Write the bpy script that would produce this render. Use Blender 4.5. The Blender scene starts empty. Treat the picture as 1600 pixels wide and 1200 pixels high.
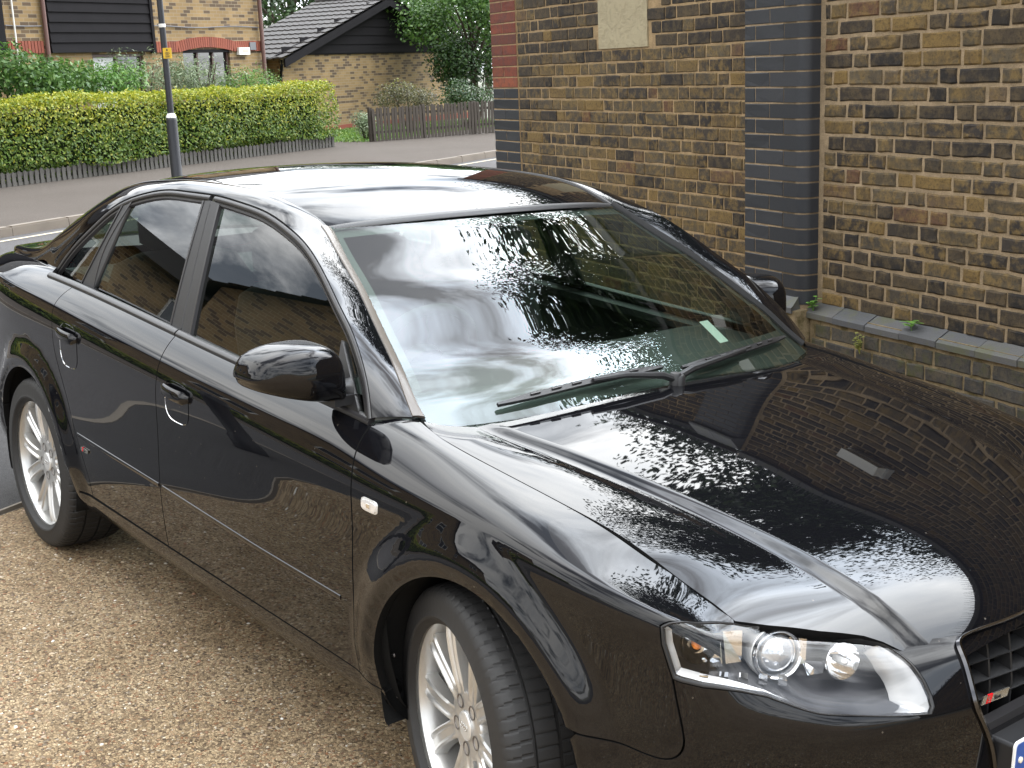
import bpy, bmesh, math, random
import numpy as np
from mathutils import Vector, Matrix
from mathutils.geometry import delaunay_2d_cdt
rnd = random.Random(7)
SC = bpy.context.scene
COL = SC.collection
# ------------------------------------------------------------------ camera
cd = bpy.data.cameras.new('camera'); cam = bpy.data.objects.new('camera', cd); COL.objects.link(cam)
CR, CU, CF = (0.62426092, 0.7801443, -0.04090441), (-0.15772934, 0.17714848, 0.97146275), (-0.76512728, 0.59999441, -0.23363852)
CP = (2.15738852, -2.3771883, 1.77509241)
cam.matrix_world = Matrix(((CR[0], CU[0], -CF[0], CP[0]), (CR[1], CU[1], -CF[1], CP[1]), (CR[2], CU[2], -CF[2], CP[2]), (0, 0, 0, 1)))
cd.sensor_width = 36; cd.lens = 2068.307 * 36 / 1600; cd.clip_start = .05; cd.clip_end = 2000
SC.camera = cam
# ------------------------------------------------------------------ sky, sun, exposure
SUN_EL, SUN_AZ = math.radians(57), math.radians(88)      # azimuth measured from +X towards +Y
W = bpy.data.worlds.new('World'); SC.world = W; W.use_nodes = True
nt = W.node_tree; nt.nodes.clear()
def wn(t, **k):
    n = nt.nodes.new(t)
    for a, v in k.items(): setattr(n, a, v)
    return n
wl = nt.links.new
sky = wn('ShaderNodeTexSky', sky_type='NISHITA', sun_disc=False)
sky.sun_elevation = SUN_EL; sky.sun_rotation = math.pi / 2 - SUN_AZ; sky.air_density = 1.0; sky.dust_density = 1.5
tc = wn('ShaderNodeTexCoord'); sep = wn('ShaderNodeSeparateXYZ'); wl(tc.outputs['Generated'], sep.inputs[0])
mx = wn('ShaderNodeMath', operation='MAXIMUM'); mx.inputs[1].default_value = 0.0; wl(sep.outputs[2], mx.inputs[0])
ad = wn('ShaderNodeMath', operation='ADD'); ad.inputs[1].default_value = .16; wl(mx.outputs[0], ad.inputs[0])
dv = wn('ShaderNodeVectorMath', operation='DIVIDE'); cmb = wn('ShaderNodeCombineXYZ')
for i in range(3): wl(ad.outputs[0], cmb.inputs[i])
wl(tc.outputs['Generated'], dv.inputs[0]); wl(cmb.outputs[0], dv.inputs[1])
nz = wn('ShaderNodeTexNoise'); nz.inputs['Scale'].default_value = 1.5; nz.inputs['Detail'].default_value = 9; nz.inputs['Roughness'].default_value = .57; nz.inputs['Distortion'].default_value = .35
wl(dv.outputs[0], nz.inputs['Vector'])
cr = wn('ShaderNodeValToRGB'); cr.color_ramp.elements[0].position = .385; cr.color_ramp.elements[1].position = .50; cr.color_ramp.elements[0].color = (.12, .12, .12, 1)
wl(nz.outputs['Fac'], cr.inputs[0])
nz2 = wn('ShaderNodeTexNoise'); nz2.inputs['Scale'].default_value = .8; nz2.inputs['Detail'].default_value = 6; nz2.inputs['Roughness'].default_value = .6
mp = wn('ShaderNodeMapping'); mp.inputs['Location'].default_value = (3.7, 1.3, 0); wl(dv.outputs[0], mp.inputs[0]); wl(mp.outputs[0], nz2.inputs['Vector'])
cr2 = wn('ShaderNodeValToRGB'); e = cr2.color_ramp.elements
e[0].position = .34; e[0].color = (13.2, 14.8, 17, 1); e[1].position = .62; e[1].color = (34, 34, 33.5, 1)
wl(nz2.outputs['Fac'], cr2.inputs[0])
# thin cloud is brighter around the veiled sun
sv = wn('ShaderNodeVectorMath', operation='DOT_PRODUCT'); wl(tc.outputs['Generated'], sv.inputs[0])
sv.inputs[1].default_value = (math.cos(SUN_EL) * math.cos(SUN_AZ), math.cos(SUN_EL) * math.sin(SUN_AZ), math.sin(SUN_EL))
ac = wn('ShaderNodeMath', operation='ARCCOSINE'); wl(sv.outputs['Value'], ac.inputs[0])
m1 = wn('ShaderNodeMath', operation='MULTIPLY'); m1.inputs[1].default_value = -1 / .44; wl(ac.outputs[0], m1.inputs[0])
ex = wn('ShaderNodeMath', operation='EXPONENT'); wl(m1.outputs[0], ex.inputs[0])
m2 = wn('ShaderNodeMath', operation='MULTIPLY_ADD'); m2.inputs[1].default_value = 13.0; m2.inputs[2].default_value = 1.0; wl(ex.outputs[0], m2.inputs[0])
cg = wn('ShaderNodeVectorMath', operation='SCALE'); wl(cr2.outputs[0], cg.inputs[0]); wl(m2.outputs[0], cg.inputs['Scale'])
mixc = wn('ShaderNodeMix', data_type='RGBA'); wl(cr.outputs[0], mixc.inputs['Factor']); wl(sky.outputs[0], mixc.inputs['A']); wl(cg.outputs[0], mixc.inputs['B'])
bg = wn('ShaderNodeBackground'); bg.inputs['Strength'].default_value = .14; wl(mixc.outputs['Result'], bg.inputs['Color'])
wo = wn('ShaderNodeOutputWorld'); wl(bg.outputs[0], wo.inputs[0])
sd = bpy.data.lights.new('sun', 'SUN'); sd.energy = .9; sd.angle = math.radians(60); sd.color = (1, .95, .88)
so = bpy.data.objects.new('sun', sd); COL.objects.link(so)
sdir = Vector((math.cos(SUN_EL) * math.cos(SUN_AZ), math.cos(SUN_EL) * math.sin(SUN_AZ), math.sin(SUN_EL)))
so.rotation_euler = (-sdir).to_track_quat('-Z', 'Y').to_euler(); so.location = sdir * 60
SC.view_settings.view_transform = 'Standard'; SC.view_settings.look = 'None'; SC.view_settings.exposure = -0.8; SC.view_settings.gamma = 1
SC.view_settings.use_curve_mapping = False
SC.render.engine = 'CYCLES'
cy = SC.cycles; cy.max_bounces = 10; cy.transparent_max_bounces = 24; cy.glossy_bounces = 5; cy.diffuse_bounces = 3; cy.caustics_reflective = False; cy.caustics_refractive = False; cy.sample_clamp_indirect = 6
# ------------------------------------------------------------------ helpers
def empty(name, loc=(0, 0, 0), parent=None):
    o = bpy.data.objects.new(name, None); COL.objects.link(o); o.location = loc; o.empty_display_size = .2
    if parent: o.parent = parent
    return o
def tag(o, label=None, cat=None, group=None, kind=None):
    if label: o['label'] = label
    if cat: o['category'] = cat
    if group: o['group'] = group
    if kind: o['kind'] = kind
    return o
def mk(name, V, F, mat, parent=None, smooth=False, normals=None, uvs=None):
    me = bpy.data.meshes.new(name)
    V = np.asarray(V, float).reshape(-1, 3)
    me.from_pydata(V.tolist(), [], [list(map(int, f)) for f in F])
    if mat is not None:
        for m in (mat if isinstance(mat, (list, tuple)) else [mat]): me.materials.append(m)
    if smooth or normals is not None:
        me.polygons.foreach_set('use_smooth', [True] * len(me.polygons))
    me.update()
    if normals is not None:
        me.normals_split_custom_set_from_vertices([tuple(n) for n in normals])
    o = bpy.data.objects.new(name, me); COL.objects.link(o)
    if parent: o.parent = parent
    return o
def auto_smooth(o, ang=35):
    me = o.data; me.polygons.foreach_set('use_smooth', [True] * len(me.polygons))
    bm = bmesh.new(); bm.from_mesh(me)
    a = math.radians(ang)
    for e_ in bm.edges:
        if len(e_.link_faces) == 2 and e_.calc_face_angle(0) > a: e_.smooth = False
    bm.to_mesh(me); bm.free()
    return o
class MB:
    """collects simple solids into one mesh"""
    def __init__(s): s.V = []; s.F = []
    def add(s, V, F):
        n = len(s.V); s.V += [tuple(map(float, v)) for v in V]; s.F += [[i + n for i in f] for f in F]; return s
    def box(s, c, h, M=None, taper=None):
        V = [(x, y, z) for z in (-1, 1) for y in (-1, 1) for x in (-1, 1)]
        V = [(x * h[0], y * h[1], z * h[2]) for x, y, z in V]
        if taper: V = [(x * (taper if z > 0 else 1), y * (taper if z > 0 else 1), z) for x, y, z in V]
        if M is not None: V = [tuple(M @ Vector(v)) for v in V]
        V = [(v[0] + c[0], v[1] + c[1], v[2] + c[2]) for v in V]
        return s.add(V, [(0, 2, 3, 1), (4, 5, 7, 6), (0, 1, 5, 4), (2, 6, 7, 3), (0, 4, 6, 2), (1, 3, 7, 5)])
    def tube(s, pts, r, n=8, cap=True):
        pts = [Vector(p) for p in pts]; rs = r if isinstance(r, (list, tuple)) else [r] * len(pts)
        V = []; F = []; up = Vector((0, 0, 1))
        for i, p in enumerate(pts):
            t = (pts[min(i + 1, len(pts) - 1)] - pts[max(i - 1, 0)]).normalized()
            a = t.cross(up)
            if a.length < .05: a = t.cross(Vector((1, 0, 0)))
            a.normalize(); b = t.cross(a)
            for k in range(n):
                q = 2 * math.pi * k / n; V.append(p + (a * math.cos(q) + b * math.sin(q)) * rs[i])
        for i in range(len(pts) - 1):
            for k in range(n):
                F.append((i * n + k, i * n + (k + 1) % n, (i + 1) * n + (k + 1) % n, (i + 1) * n + k))
        if cap: F.append(list(range(n))); F.append(list(range((len(pts) - 1) * n, len(pts) * n))[::-1])
        return s.add(V, F)
    def lathe(s, prof, n=32, M=None, close=False):
        """prof: (r, h) rings about local Z"""
        V = []; F = []
        for r, h in prof:
            for k in range(n):
                q = 2 * math.pi * k / n; V.append(Vector((r * math.cos(q), r * math.sin(q), h)))
        m = len(prof)
        for i in range(m if close else m - 1):
            j = (i + 1) % m
            for k in range(n): F.append((i * n + k, i * n + (k + 1) % n, j * n + (k + 1) % n, j * n + k))
        if M is not None: V = [M @ v for v in V]
        return s.add(V, F)
    def build(s, name, mat, parent=None, smooth=None):
        o = mk(name, s.V, s.F, mat, parent)
        if smooth: auto_smooth(o, smooth)
        return o
def recalc(o):
    bm = bmesh.new(); bm.from_mesh(o.data); bmesh.ops.recalc_face_normals(bm, faces=bm.faces); bm.to_mesh(o.data); bm.free(); return o
# ------------------------------------------------------------------ materials
class NT:
    def __init__(s, name):
        s.m = bpy.data.materials.new(name); s.m.use_nodes = True; s.t = s.m.node_tree; s.n = s.t.nodes; s.b = s.n['Principled BSDF']; s.l = s.t.links.new
    def node(s, t, ins=None, **k):
        n = s.n.new(t)
        for a, v in k.items(): setattr(n, a, v)
        for a, v in (ins or {}).items():
            if hasattr(v, 'is_linked') or v.__class__.__name__.startswith('NodeSocket'): s.l(v, n.inputs[a])
            else: n.inputs[a].default_value = v
        return n
    def set(s, **k):
        for a, v in k.items():
            a = a.replace('_', ' ')
            if v.__class__.__name__.startswith('NodeSocket'): s.l(v, s.b.inputs[a])
            else: s.b.inputs[a].default_value = v
        return s
    def obj(s): return s.node('ShaderNodeTexCoord').outputs['Object']
    def noise(s, vec, scale, detail=4, rough=.55, dist=0):
        return s.node('ShaderNodeTexNoise', {'Vector': vec, 'Scale': scale, 'Detail': detail, 'Roughness': rough, 'Distortion': dist})
    def ramp(s, fac, stops):
        r = s.node('ShaderNodeValToRGB', {0: fac}); el = r.color_ramp.elements
        while len(el) < len(stops): el.new(.5)
        for e_, (p, c) in zip(el, stops): e_.position = p; e_.color = (c[0], c[1], c[2], 1) if not isinstance(c, (int, float)) else (c, c, c, 1)
        return r.outputs[0]
    def mix(s, f, a, b, mode='MIX'):
        n = s.node('ShaderNodeMix', data_type='RGBA', blend_type=mode)
        for k, v in (('Factor', f), ('A', a), ('B', b)):
            if v.__class__.__name__.startswith('NodeSocket'): s.l(v, n.inputs[k])
            else: n.inputs[k].default_value = v if k == 'Factor' else (v[0], v[1], v[2], 1)
        return n.outputs['Result']
    def math(s, op, a, b=0.):
        n = s.node('ShaderNodeMath', operation=op)
        for i, v in enumerate((a, b)):
            if v.__class__.__name__.startswith('NodeSocket'): s.l(v, n.inputs[i])
            else: n.inputs[i].default_value = v
        return n.outputs[0]
    def bump(s, h, strength=.5, dist=.01):
        n = s.node('ShaderNodeBump', {'Height': h, 'Strength': strength, 'Distance': dist}); s.l(n.outputs[0], s.b.inputs['Normal']); return n
def simple(name, col, rough=.5, metal=0, spec=.5, bump=None, var=None, coat=0):
    t = NT(name); t.set(Base_Color=(*col, 1), Roughness=rough, Metallic=metal, Specular_IOR_Level=spec, Coat_Weight=coat)
    if var or bump:
        v = t.obj()
        n = t.noise(v, (var or bump)[0], 5)
        if var: t.set(Base_Color=t.mix(n.outputs['Fac'], [c * (1 - var[1]) for c in col], [min(1, c * (1 + var[1])) for c in col]))
        if bump: t.bump(t.noise(v, bump[0], 4).outputs['Fac'], bump[1], bump[2])
    return t.m
class NS:
    """natural cubic spline, scalar or vector valued"""
    def __init__(s,t,y):
        s.t=t=np.asarray(t,float); s.y=y=np.asarray(y,float); n=len(t)
        h=np.diff(t); A=np.zeros((n,n)); B=np.zeros((n,)+y.shape[1:])
        A[0,0]=A[-1,-1]=1
        for i in range(1,n-1):
            A[i,i-1]=h[i-1];A[i,i]=2*(h[i-1]+h[i]);A[i,i+1]=h[i]
            B[i]=6*((y[i+1]-y[i])/h[i]-(y[i]-y[i-1])/h[i-1])
        s.m=np.linalg.solve(A,B)
    def __call__(s,x):
        x=np.asarray(x,float); t=s.t
        xc=np.clip(x,t[0],t[-1])
        i=np.clip(np.searchsorted(t,xc)-1,0,len(t)-2)
        h=t[i+1]-t[i];a=(t[i+1]-xc)/h;b=(xc-t[i])/h
        if s.y.ndim>1: a,b,h=a[...,None],b[...,None],h[...,None]
        r=a*s.y[i]+b*s.y[i+1]+((a**3-a)*s.m[i]+(b**3-b)*s.m[i+1])*h*h/6
        # linear extrapolation
        dx=x-xc
        if np.any(dx!=0):
            sl=(s.y[i+1]-s.y[i])/h+((3*b*b-1)*s.m[i+1]-(3*a*a-1)*s.m[i])*h/6
            r=r+sl*(dx[...,None] if s.y.ndim>1 else dx)
        return r
def sm(x): 
    x=np.clip(x,0,1); return x*x*(3-2*x)
# ---------------- body side, plan curve with an inward offset per rail ----------------
PL=np.array([(-3.665,0),(-3.66,.3),(-3.625,.55),(-3.54,.70),(-3.40,.79),(-3.15,.848),(-2.9,.872),(-2.648,.880),(-2.2,.885),(-1.5,.886),(-.9,.886),(-.45,.884),(-.1,.882),(.15,.876),(.32,.860),(.44,.834),(.54,.795),(.64,.722),(.73,.615),(.80,.49),(.85,.35),(.885,.19),(.90,0)])
_c=np.concatenate([[0],np.cumsum(np.linalg.norm(np.diff(PL,axis=0),axis=1))]); _i=9
PU=_c-_c[_i]+PL[_i,0]
plan=NS(PU,PL)
WK=np.array([0,.05,.115,.235,.375,.515,.63,.685,.745,.855])
# u : z0..z9 , d0..d9
RT={
-4.30:([.25,.28,.33,.45,.57,.68,.78,.86,.94,1.00],[.10,.04,.01,.0,.0,.0,.01,.03,.05,.10]),
-3.75:([.24,.27,.33,.45,.57,.70,.87,.93,.975,1.00],[.10,.05,.01,.0,.0,.0,.01,.03,.06,.13]),
-3.30:([.22,.26,.32,.44,.57,.72,.95,.98,1.005,1.02],[.10,.05,.025,.01,.002,.003,.010,.036,.085,.17]),
-2.85:([.20,.25,.312,.43,.57,.72,.944,.985,1.017,1.035],[.09,.046,.026,.010,.002,.003,.010,.036,.086,.18]),
-2.40:([.20,.248,.312,.43,.57,.72,.920,.970,1.012,1.032],[.09,.046,.026,.010,.002,.003,.010,.036,.086,.18]),
-1.55:([.20,.248,.312,.43,.57,.72,.878,.928,.971,.991],[.09,.046,.026,.010,.002,.003,.010,.036,.086,.18]),
-0.90:([.20,.248,.312,.43,.57,.71,.847,.898,.940,.960],[.09,.046,.026,.010,.002,.003,.010,.036,.086,.18]),
-0.45:([.20,.248,.308,.43,.57,.71,.825,.875,.917,.938],[.09,.046,.026,.010,.002,.003,.010,.036,.085,.18]),
-0.30:([.20,.248,.305,.43,.57,.71,.820,.864,.902,.918],[.09,.046,.026,.010,.002,.003,.010,.036,.082,.156]),
-0.10:([.20,.246,.303,.43,.57,.71,.815,.852,.879,.892],[.09,.044,.024,.010,.002,.003,.010,.035,.080,.154]),
0.10:([.19,.24,.30,.42,.56,.70,.808,.838,.857,.868],[.09,.04,.020,.008,.001,.003,.010,.034,.080,.159]),
0.30:([.19,.235,.30,.41,.54,.68,.792,.809,.820,.835],[.09,.036,.014,.004,.0,.003,.010,.034,.080,.157]),
0.45:([.19,.23,.30,.40,.52,.65,.770,.779,.786,.799],[.08,.032,.010,.002,-.002,.002,.011,.036,.080,.143]),
0.57:([.19,.225,.29,.39,.50,.625,.743,.750,.757,.769],[.08,.03,.008,.0,-.004,.002,.016,.040,.075,.122]),
0.66:([.19,.222,.29,.385,.495,.607,.700,.720,.731,.742],[.08,.03,.008,.0,-.005,.0,.030,.046,.063,.086]),
0.76:([.19,.22,.29,.38,.485,.588,.655,.690,.708,.716],[.08,.03,.008,.0,-.006,-.001,.036,.066,.092,.115]),
0.86:([.19,.22,.29,.38,.48,.572,.630,.668,.690,.700],[.08,.03,.008,.0,-.008,-.003,.033,.065,.092,.115]),
0.98:([.19,.22,.29,.38,.48,.558,.605,.645,.668,.683],[.08,.03,.008,.0,-.008,-.006,.018,.050,.075,.098]),
1.13:([.19,.22,.29,.38,.48,.550,.595,.635,.660,.680],[.08,.03,.008,.0,-.006,-.006,.005,.026,.045,.070]),
1.49:([.19,.22,.29,.38,.48,.550,.600,.650,.690,.715],[.08,.03,.008,.0,-.004,-.004,.0,.012,.03,.06]),
}
RU=np.array(sorted(RT)); RZ=NS(RU,np.array([RT[u][0] for u in RU])); RD=NS(RU,np.array([RT[u][1] for u in RU]))
ARCH=((0.,.335,.356),(-2.648,.33,.350))
def _secs(u):
    return RZ(u),RD(u)
def side(u,w):
    """body side: arrays u,w -> (N,3) with Y>0"""
    u=np.atleast_1d(np.asarray(u,float));w=np.atleast_1d(np.asarray(w,float))
    Z,D=_secs(u)
    # spline in w for every u : linear operator
    z=(Z*_WB(w)).sum(1); d=(D*_WB(w)).sum(1)
    P=plan(u); T=(plan(u+1e-4)-plan(u-1e-4)); T/=np.linalg.norm(T,axis=1)[:,None]
    N=np.stack([-T[:,1],T[:,0]],1)     # outward: T points forward(+x) on side -> N=+Y
    for cx,cz,r0 in ARCH:
        r=np.hypot(P[:,0]-d*N[:,0]-cx,z-cz)
        h=.028*(1-sm((r-(r0+.026))/.100))
        lip=.006*sm((r0+.022-r)/.02)
        up=np.clip((z-.20)/.2,0,1)
        d=d-(h-lip)*up
    return np.stack([P[:,0]-d*N[:,0],P[:,1]-d*N[:,1],z],1)
# cardinal natural-spline basis in w
_basis=NS(WK,np.eye(len(WK)))
def _WB(w): return _basis(w)
# ---------------- hood ----------------
h_ys=NS([-.40,-.33,-.25,-.1,.07,.17,.287,.386,.445,.537,.577,.70,.86],[.705,.724,.729,.728,.721,.715,.706,.698,.692,.681,.676,.655,.63])
h_zs=NS([-.42,-.33,-.25,-.14,-.03,.07,.17,.287,.386,.445,.501,.537,.577,.64,.72,.80,.86],[.934,.9195,.908,.895,.8825,.870,.8565,.8365,.808,.787,.769,.757,.739,.705,.655,.60,.55])
h_zc=NS([-.42,-.27,-.1,.05,.2,.4,.55,.65,.72,.78,.82,.86],[.948,.938,.926,.911,.892,.859,.828,.798,.768,.732,.700,.660])
h_yo=NS([-.42,-.34,-.1,.17,.48,.62,.73,.86],[.612,.603,.572,.532,.472,.437,.402,.365])
h_zo=NS([-.42,-.344,-.257,-.104,.031,.169,.32,.477,.555,.623,.679,.734,.79,.86],[.922,.915,.905,.893,.880,.8625,.838,.803,.780,.754,.727,.690,.64,.56])
def hood(x,Y):
    x=np.atleast_1d(np.asarray(x,float));Y=np.atleast_1d(np.asarray(Y,float))
    ys,zs,zc,yo,zo=h_ys(x),h_zs(x),h_zc(x),h_yo(x),h_zo(x)
    fade=sm((x+.36)/.12)
    rise=.011*fade
    c0=zc-rise
    a=(yo/ys)**2
    # c0+B q+C q^2 , q=(Y/ys)^2 ; at q=1 zs ; at q=a zo
    C=((zo-c0)-(zs-c0)*a)/(a*a-a); B=(zs-c0)-C
    q=(Y/ys)**2
    z=c0+B*q+C*q*q
    z=z+rise*sm((yo-Y)/.044)
    ym=(yo+ys)/2; hw=(ys-yo)/2
    z=z+.0055*fade*sm((.62-x)/.25)*np.clip(1-((Y-ym)/hw)**2,0,1)*sm((Y-yo)/.03)
    return np.stack([x,Y,z],1)
# ---------------- side glass ----------------
def gy(x,z):
    zz=z-.93
    return .796-.365*zz-.10*zz*zz-.030*np.clip((-1.3-x)/1.5,0,2)**2
# ================================================================== CAR
CARROT = Matrix(((0.999675509, -0.000461078, 0.0254688715), (-0.000461078, 0.999344841, 0.0361894592), (-0.0254688715, -0.0361894592, 0.99902035)))
car = empty('parked_car'); car.matrix_world = CARROT.to_4x4()
tag(car, 'glossy black four-door saloon car parked beside the tall brick wall', 'car')
R_ = -1; L_ = 1
def place(P, s): return np.asarray(P) * np.array([1, s, 1])
def fnorm(fun, u, v, h=6e-4):
    a = fun(u + h, v) - fun(u - h, v); b = fun(u, v + h) - fun(u, v - h)
    n = np.cross(a, b); return n / np.maximum(np.linalg.norm(n, axis=1), 1e-12)[:, None]
def curve(pts, n=None, step=None):
    p = np.asarray(pts, float); t = np.concatenate([[0], np.cumsum(np.linalg.norm(np.diff(p, axis=0), axis=1))])
    if n is None: n = max(3, int(t[-1] / step) + 1)
    return NS(t, p)(np.linspace(0, t[-1], n))
def dens(poly, step):
    out = []
    for a, b in zip(poly, np.roll(poly, -1, axis=0)):
        k = max(1, int(np.ceil(np.linalg.norm(b - a) / step)))
        out += [a + (b - a) * i / k for i in range(k)]
    return np.array(out)
def inpoly(p, poly):
    x, y = p[:, 0], p[:, 1]; r = np.zeros(len(p), bool); j = len(poly) - 1
    for i in range(len(poly)):
        xi, yi = poly[i]; xj, yj = poly[j]
        c = ((yi > y) != (yj > y))
        with np.errstate(divide='ignore', invalid='ignore'): r ^= c & (x < (xj - xi) * (y - yi) / (yj - yi + 1e-15) + xi)
        j = i
    return r
def area2(p): return .5 * np.sum(p[:, 0] * np.roll(p[:, 1], -1) - np.roll(p[:, 0], -1) * p[:, 1])
def shrink(poly, g):
    if abs(g) < 1e-9: return poly
    p = poly if area2(poly) > 0 else poly[::-1]
    a = p - np.roll(p, 1, axis=0); b = np.roll(p, -1, axis=0) - p
    na = np.stack([-a[:, 1], a[:, 0]], 1); nb = np.stack([-b[:, 1], b[:, 0]], 1)
    na /= np.linalg.norm(na, axis=1)[:, None] + 1e-12; nb /= np.linalg.norm(nb, axis=1)[:, None] + 1e-12
    m = na + nb; m /= np.maximum((m * nb).sum(1), .35)[:, None]
    return p + m * g
def trim(name, fun, outer, mat, parent, s=R_, holes=(), step=.02, bstep=.012, gap=.0022, depth=.026, off=0., ref=(0, 1, .3), feat=()):
    """one panel: a piece of a smooth surface cut out by an outline in the surface's own coordinates"""
    o = shrink(dens(np.asarray(outer, float), bstep), gap)
    if area2(o) < 0: o = o[::-1]
    loops = [o] + [shrink(dens(np.asarray(h, float), bstep), -gap) for h in holes]
    lo, hi = o.min(0), o.max(0)
    gx, gy_ = np.meshgrid(np.arange(lo[0] + step * .5, hi[0], step), np.arange(lo[1] + step * .5, hi[1], step * .8), indexing='ij')
    g = np.stack([gx.ravel(), gy_.ravel()], 1); k = inpoly(g, o)
    for h in loops[1:]: k &= ~inpoly(g, h)
    g = g[k]
    B = np.concatenate(loops + [np.asarray(q) for q in feat])
    if len(g):
        d = np.full(len(g), 9.)
        for i in range(0, len(B), 200): d = np.minimum(d, np.sqrt(((g[:, None] - B[None, i:i + 200]) ** 2).sum(2)).min(1))
        g = g[d > step * .45]
    pts = np.concatenate([B, g]); ed = []; n0 = 0
    for l in loops: ed += [(n0 + i, n0 + (i + 1) % len(l)) for i in range(len(l))]; n0 += len(l)
    for q in feat: ed += [(n0 + i, n0 + i + 1) for i in range(len(q) - 1)]; n0 += len(q)
    r = delaunay_2d_cdt([Vector(p) for p in pts], ed, [], 4 if len(loops) > 1 else 1, 1e-6)
    uv = np.array([(v[0], v[1]) for v in r[0]]); F = [list(f) for f in r[2]]
    P = fun(uv[:, 0], uv[:, 1]); N = fnorm(fun, uv[:, 0], uv[:, 1])
    if (N @ np.array(ref)).mean() < 0: N = -N
    P = P + N * off; P = place(P, s); N = place(N, s)
    f = F[len(F) // 2]; gn = np.cross(P[f[1]] - P[f[0]], P[f[2]] - P[f[0]])
    if gn @ N[f[0]] < 0: F = [q[::-1] for q in F]
    V = list(P); NN = list(N); nf = len(F)
    if depth:
        for l in loops:
            Q = fun(l[:, 0], l[:, 1]); M = fnorm(fun, l[:, 0], l[:, 1])
            if (M @ np.array(ref)).mean() < 0: M = -M
            Q = Q + M * off; Q = place(Q, s); M = place(M, s)
            t = np.roll(Q, -1, 0) - np.roll(Q, 1, 0); lat = np.cross(t, M); lat /= np.linalg.norm(lat, axis=1)[:, None] + 1e-12
            c = Q.mean(0)
            if l is loops[0] and ((Q - c) * lat).sum() < 0: lat = -lat
            if l is not loops[0] and ((Q - c) * lat).sum() > 0: lat = -lat
            b0 = len(V); n = len(l)
            V += list(Q); NN += list((lat + M) / 1.414); V += list(Q - M * depth); NN += list(lat)
            for i in range(n):
                j = (i + 1) % n; q = [b0 + i, b0 + j, b0 + n + j, b0 + n + i]
                gn = np.cross(V[q[1]] - V[q[0]], V[q[3]] - V[q[0]])
                F.append(q if gn @ lat[i] > 0 else q[::-1])
    if mat is PAINT and depth:  # edge faces of painted panels coloured near-black: shade of the gaps put into the material
        o = mk(name, V, F, [mat, DARK], parent, normals=NN)
        o.data.polygons.foreach_set('material_index', [0] * nf + [1] * (len(F) - nf)); return o
    return mk(name, V, F, mat, parent, normals=NN)
def gridsurf(name, fun, us, vs, mat, parent, s=None, ref=(0, 0, 1), off=0.):
    U, Vv = np.meshgrid(us, vs, indexing='ij'); P = fun(U.ravel(), Vv.ravel()); N = fnorm(fun, U.ravel(), Vv.ravel())
    if (N @ np.array(ref)).mean() < 0: N = -N
    P = P + N * off
    if s: P = place(P, s); N = place(N, s)
    a, b = len(us), len(vs)
    F = [(i * b + j, (i + 1) * b + j, (i + 1) * b + j + 1, i * b + j + 1) for i in range(a - 1) for j in range(b - 1)]
    f = F[len(F) // 2]
    if np.cross(P[f[1]] - P[f[0]], P[f[2]] - P[f[0]]) @ N[f[0]] < 0: F = [q[::-1] for q in F]
    return mk(name, P, F, mat, parent, normals=N)
def band(name, fun, c, prof, mat, parent, s=R_, ref=(0, 1, .3), closed=False, smooth=50):
    """moulding that follows a line on a surface; prof = (across, height) pairs"""
    c = np.asarray(c, float)
    t = (np.roll(c, -1, 0) - np.roll(c, 1, 0)) if closed else np.gradient(c, axis=0)
    t /= np.linalg.norm(t, axis=1)[:, None]; n2 = np.stack([-t[:, 1], t[:, 0]], 1)
    rows = []
    for a, h in prof:
        q = c + n2 * a; P = fun(q[:, 0], q[:, 1]); N = fnorm(fun, q[:, 0], q[:, 1])
        if (N @ np.array(ref)).mean() < 0: N = -N
        rows.append(place(P + N * h, s))
    m, n = len(prof), len(c); V = np.concatenate(rows)
    F = [(j * n + i, j * n + (i + 1) % n, (j + 1) * n + (i + 1) % n, (j + 1) * n + i) for j in range(m - 1) for i in range(n if closed else n - 1)]
    if not closed: F += [[j * n for j in range(m)], [j * n + n - 1 for j in range(m)][::-1]]
    o = mk(name, V, F, mat, parent); recalc(o)
    return auto_smooth(o, smooth)
# ---- materials
t = NT('black_paint'); v_ = t.obj()
zz_ = t.node('ShaderNodeSeparateXYZ', {0: v_}).outputs[2]; dn = t.noise(v_, 3.5, 6, .65); df = t.noise(v_, 240., 3, .6)
low_ = t.node('ShaderNodeMapRange', {'Value': zz_, 'From Min': .46, 'From Max': .20}).outputs[0]
dust = t.math('MULTIPLY', t.math('ADD', t.math('MULTIPLY', low_, .14), .004), t.ramp(dn.outputs['Fac'], [(.30, .25), (.70, 1.)])); dust = t.math('MULTIPLY', dust, t.ramp(df.outputs['Fac'], [(.35, .4), (.65, 1.)]))
spk = t.node('ShaderNodeTexVoronoi', {'Vector': v_, 'Scale': 70.}, feature='F1'); sel_ = t.ramp(t.node('ShaderNodeSeparateColor', {0: spk.outputs['Color']}).outputs[0], [(.965, 0.), (.97, 1.)])
dust = t.math('ADD', dust, t.math('MULTIPLY', t.math('MULTIPLY', sel_, t.ramp(spk.outputs['Distance'], [(.10, 1.), (.16, 0.)])), .35))
t.set(Base_Color=t.mix(dust, (.0030, .0031, .0040), (.20, .17, .13)), Roughness=t.math('ADD', .016, t.math('MULTIPLY', dust, .6)), Specular_IOR_Level=.42)
PAINT = t.m
PLAST = simple('black_plastic', (.014, .014, .015), .42, bump=(900, .15, .001))
SATIN = simple('satin_trim', (.022, .021, .022), .33)
GLOSSB = simple('gloss_black', (.006, .006, .007), .08)
DARK = simple('dark_void', (.004, .004, .004), .9, spec=.1)
RUBBER = simple('rubber', (.013, .0125, .0125), .62, var=(14, .25), bump=(160, .2, .001))
CHROME = simple('chrome', (.82, .82, .82), .06, 1)
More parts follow.
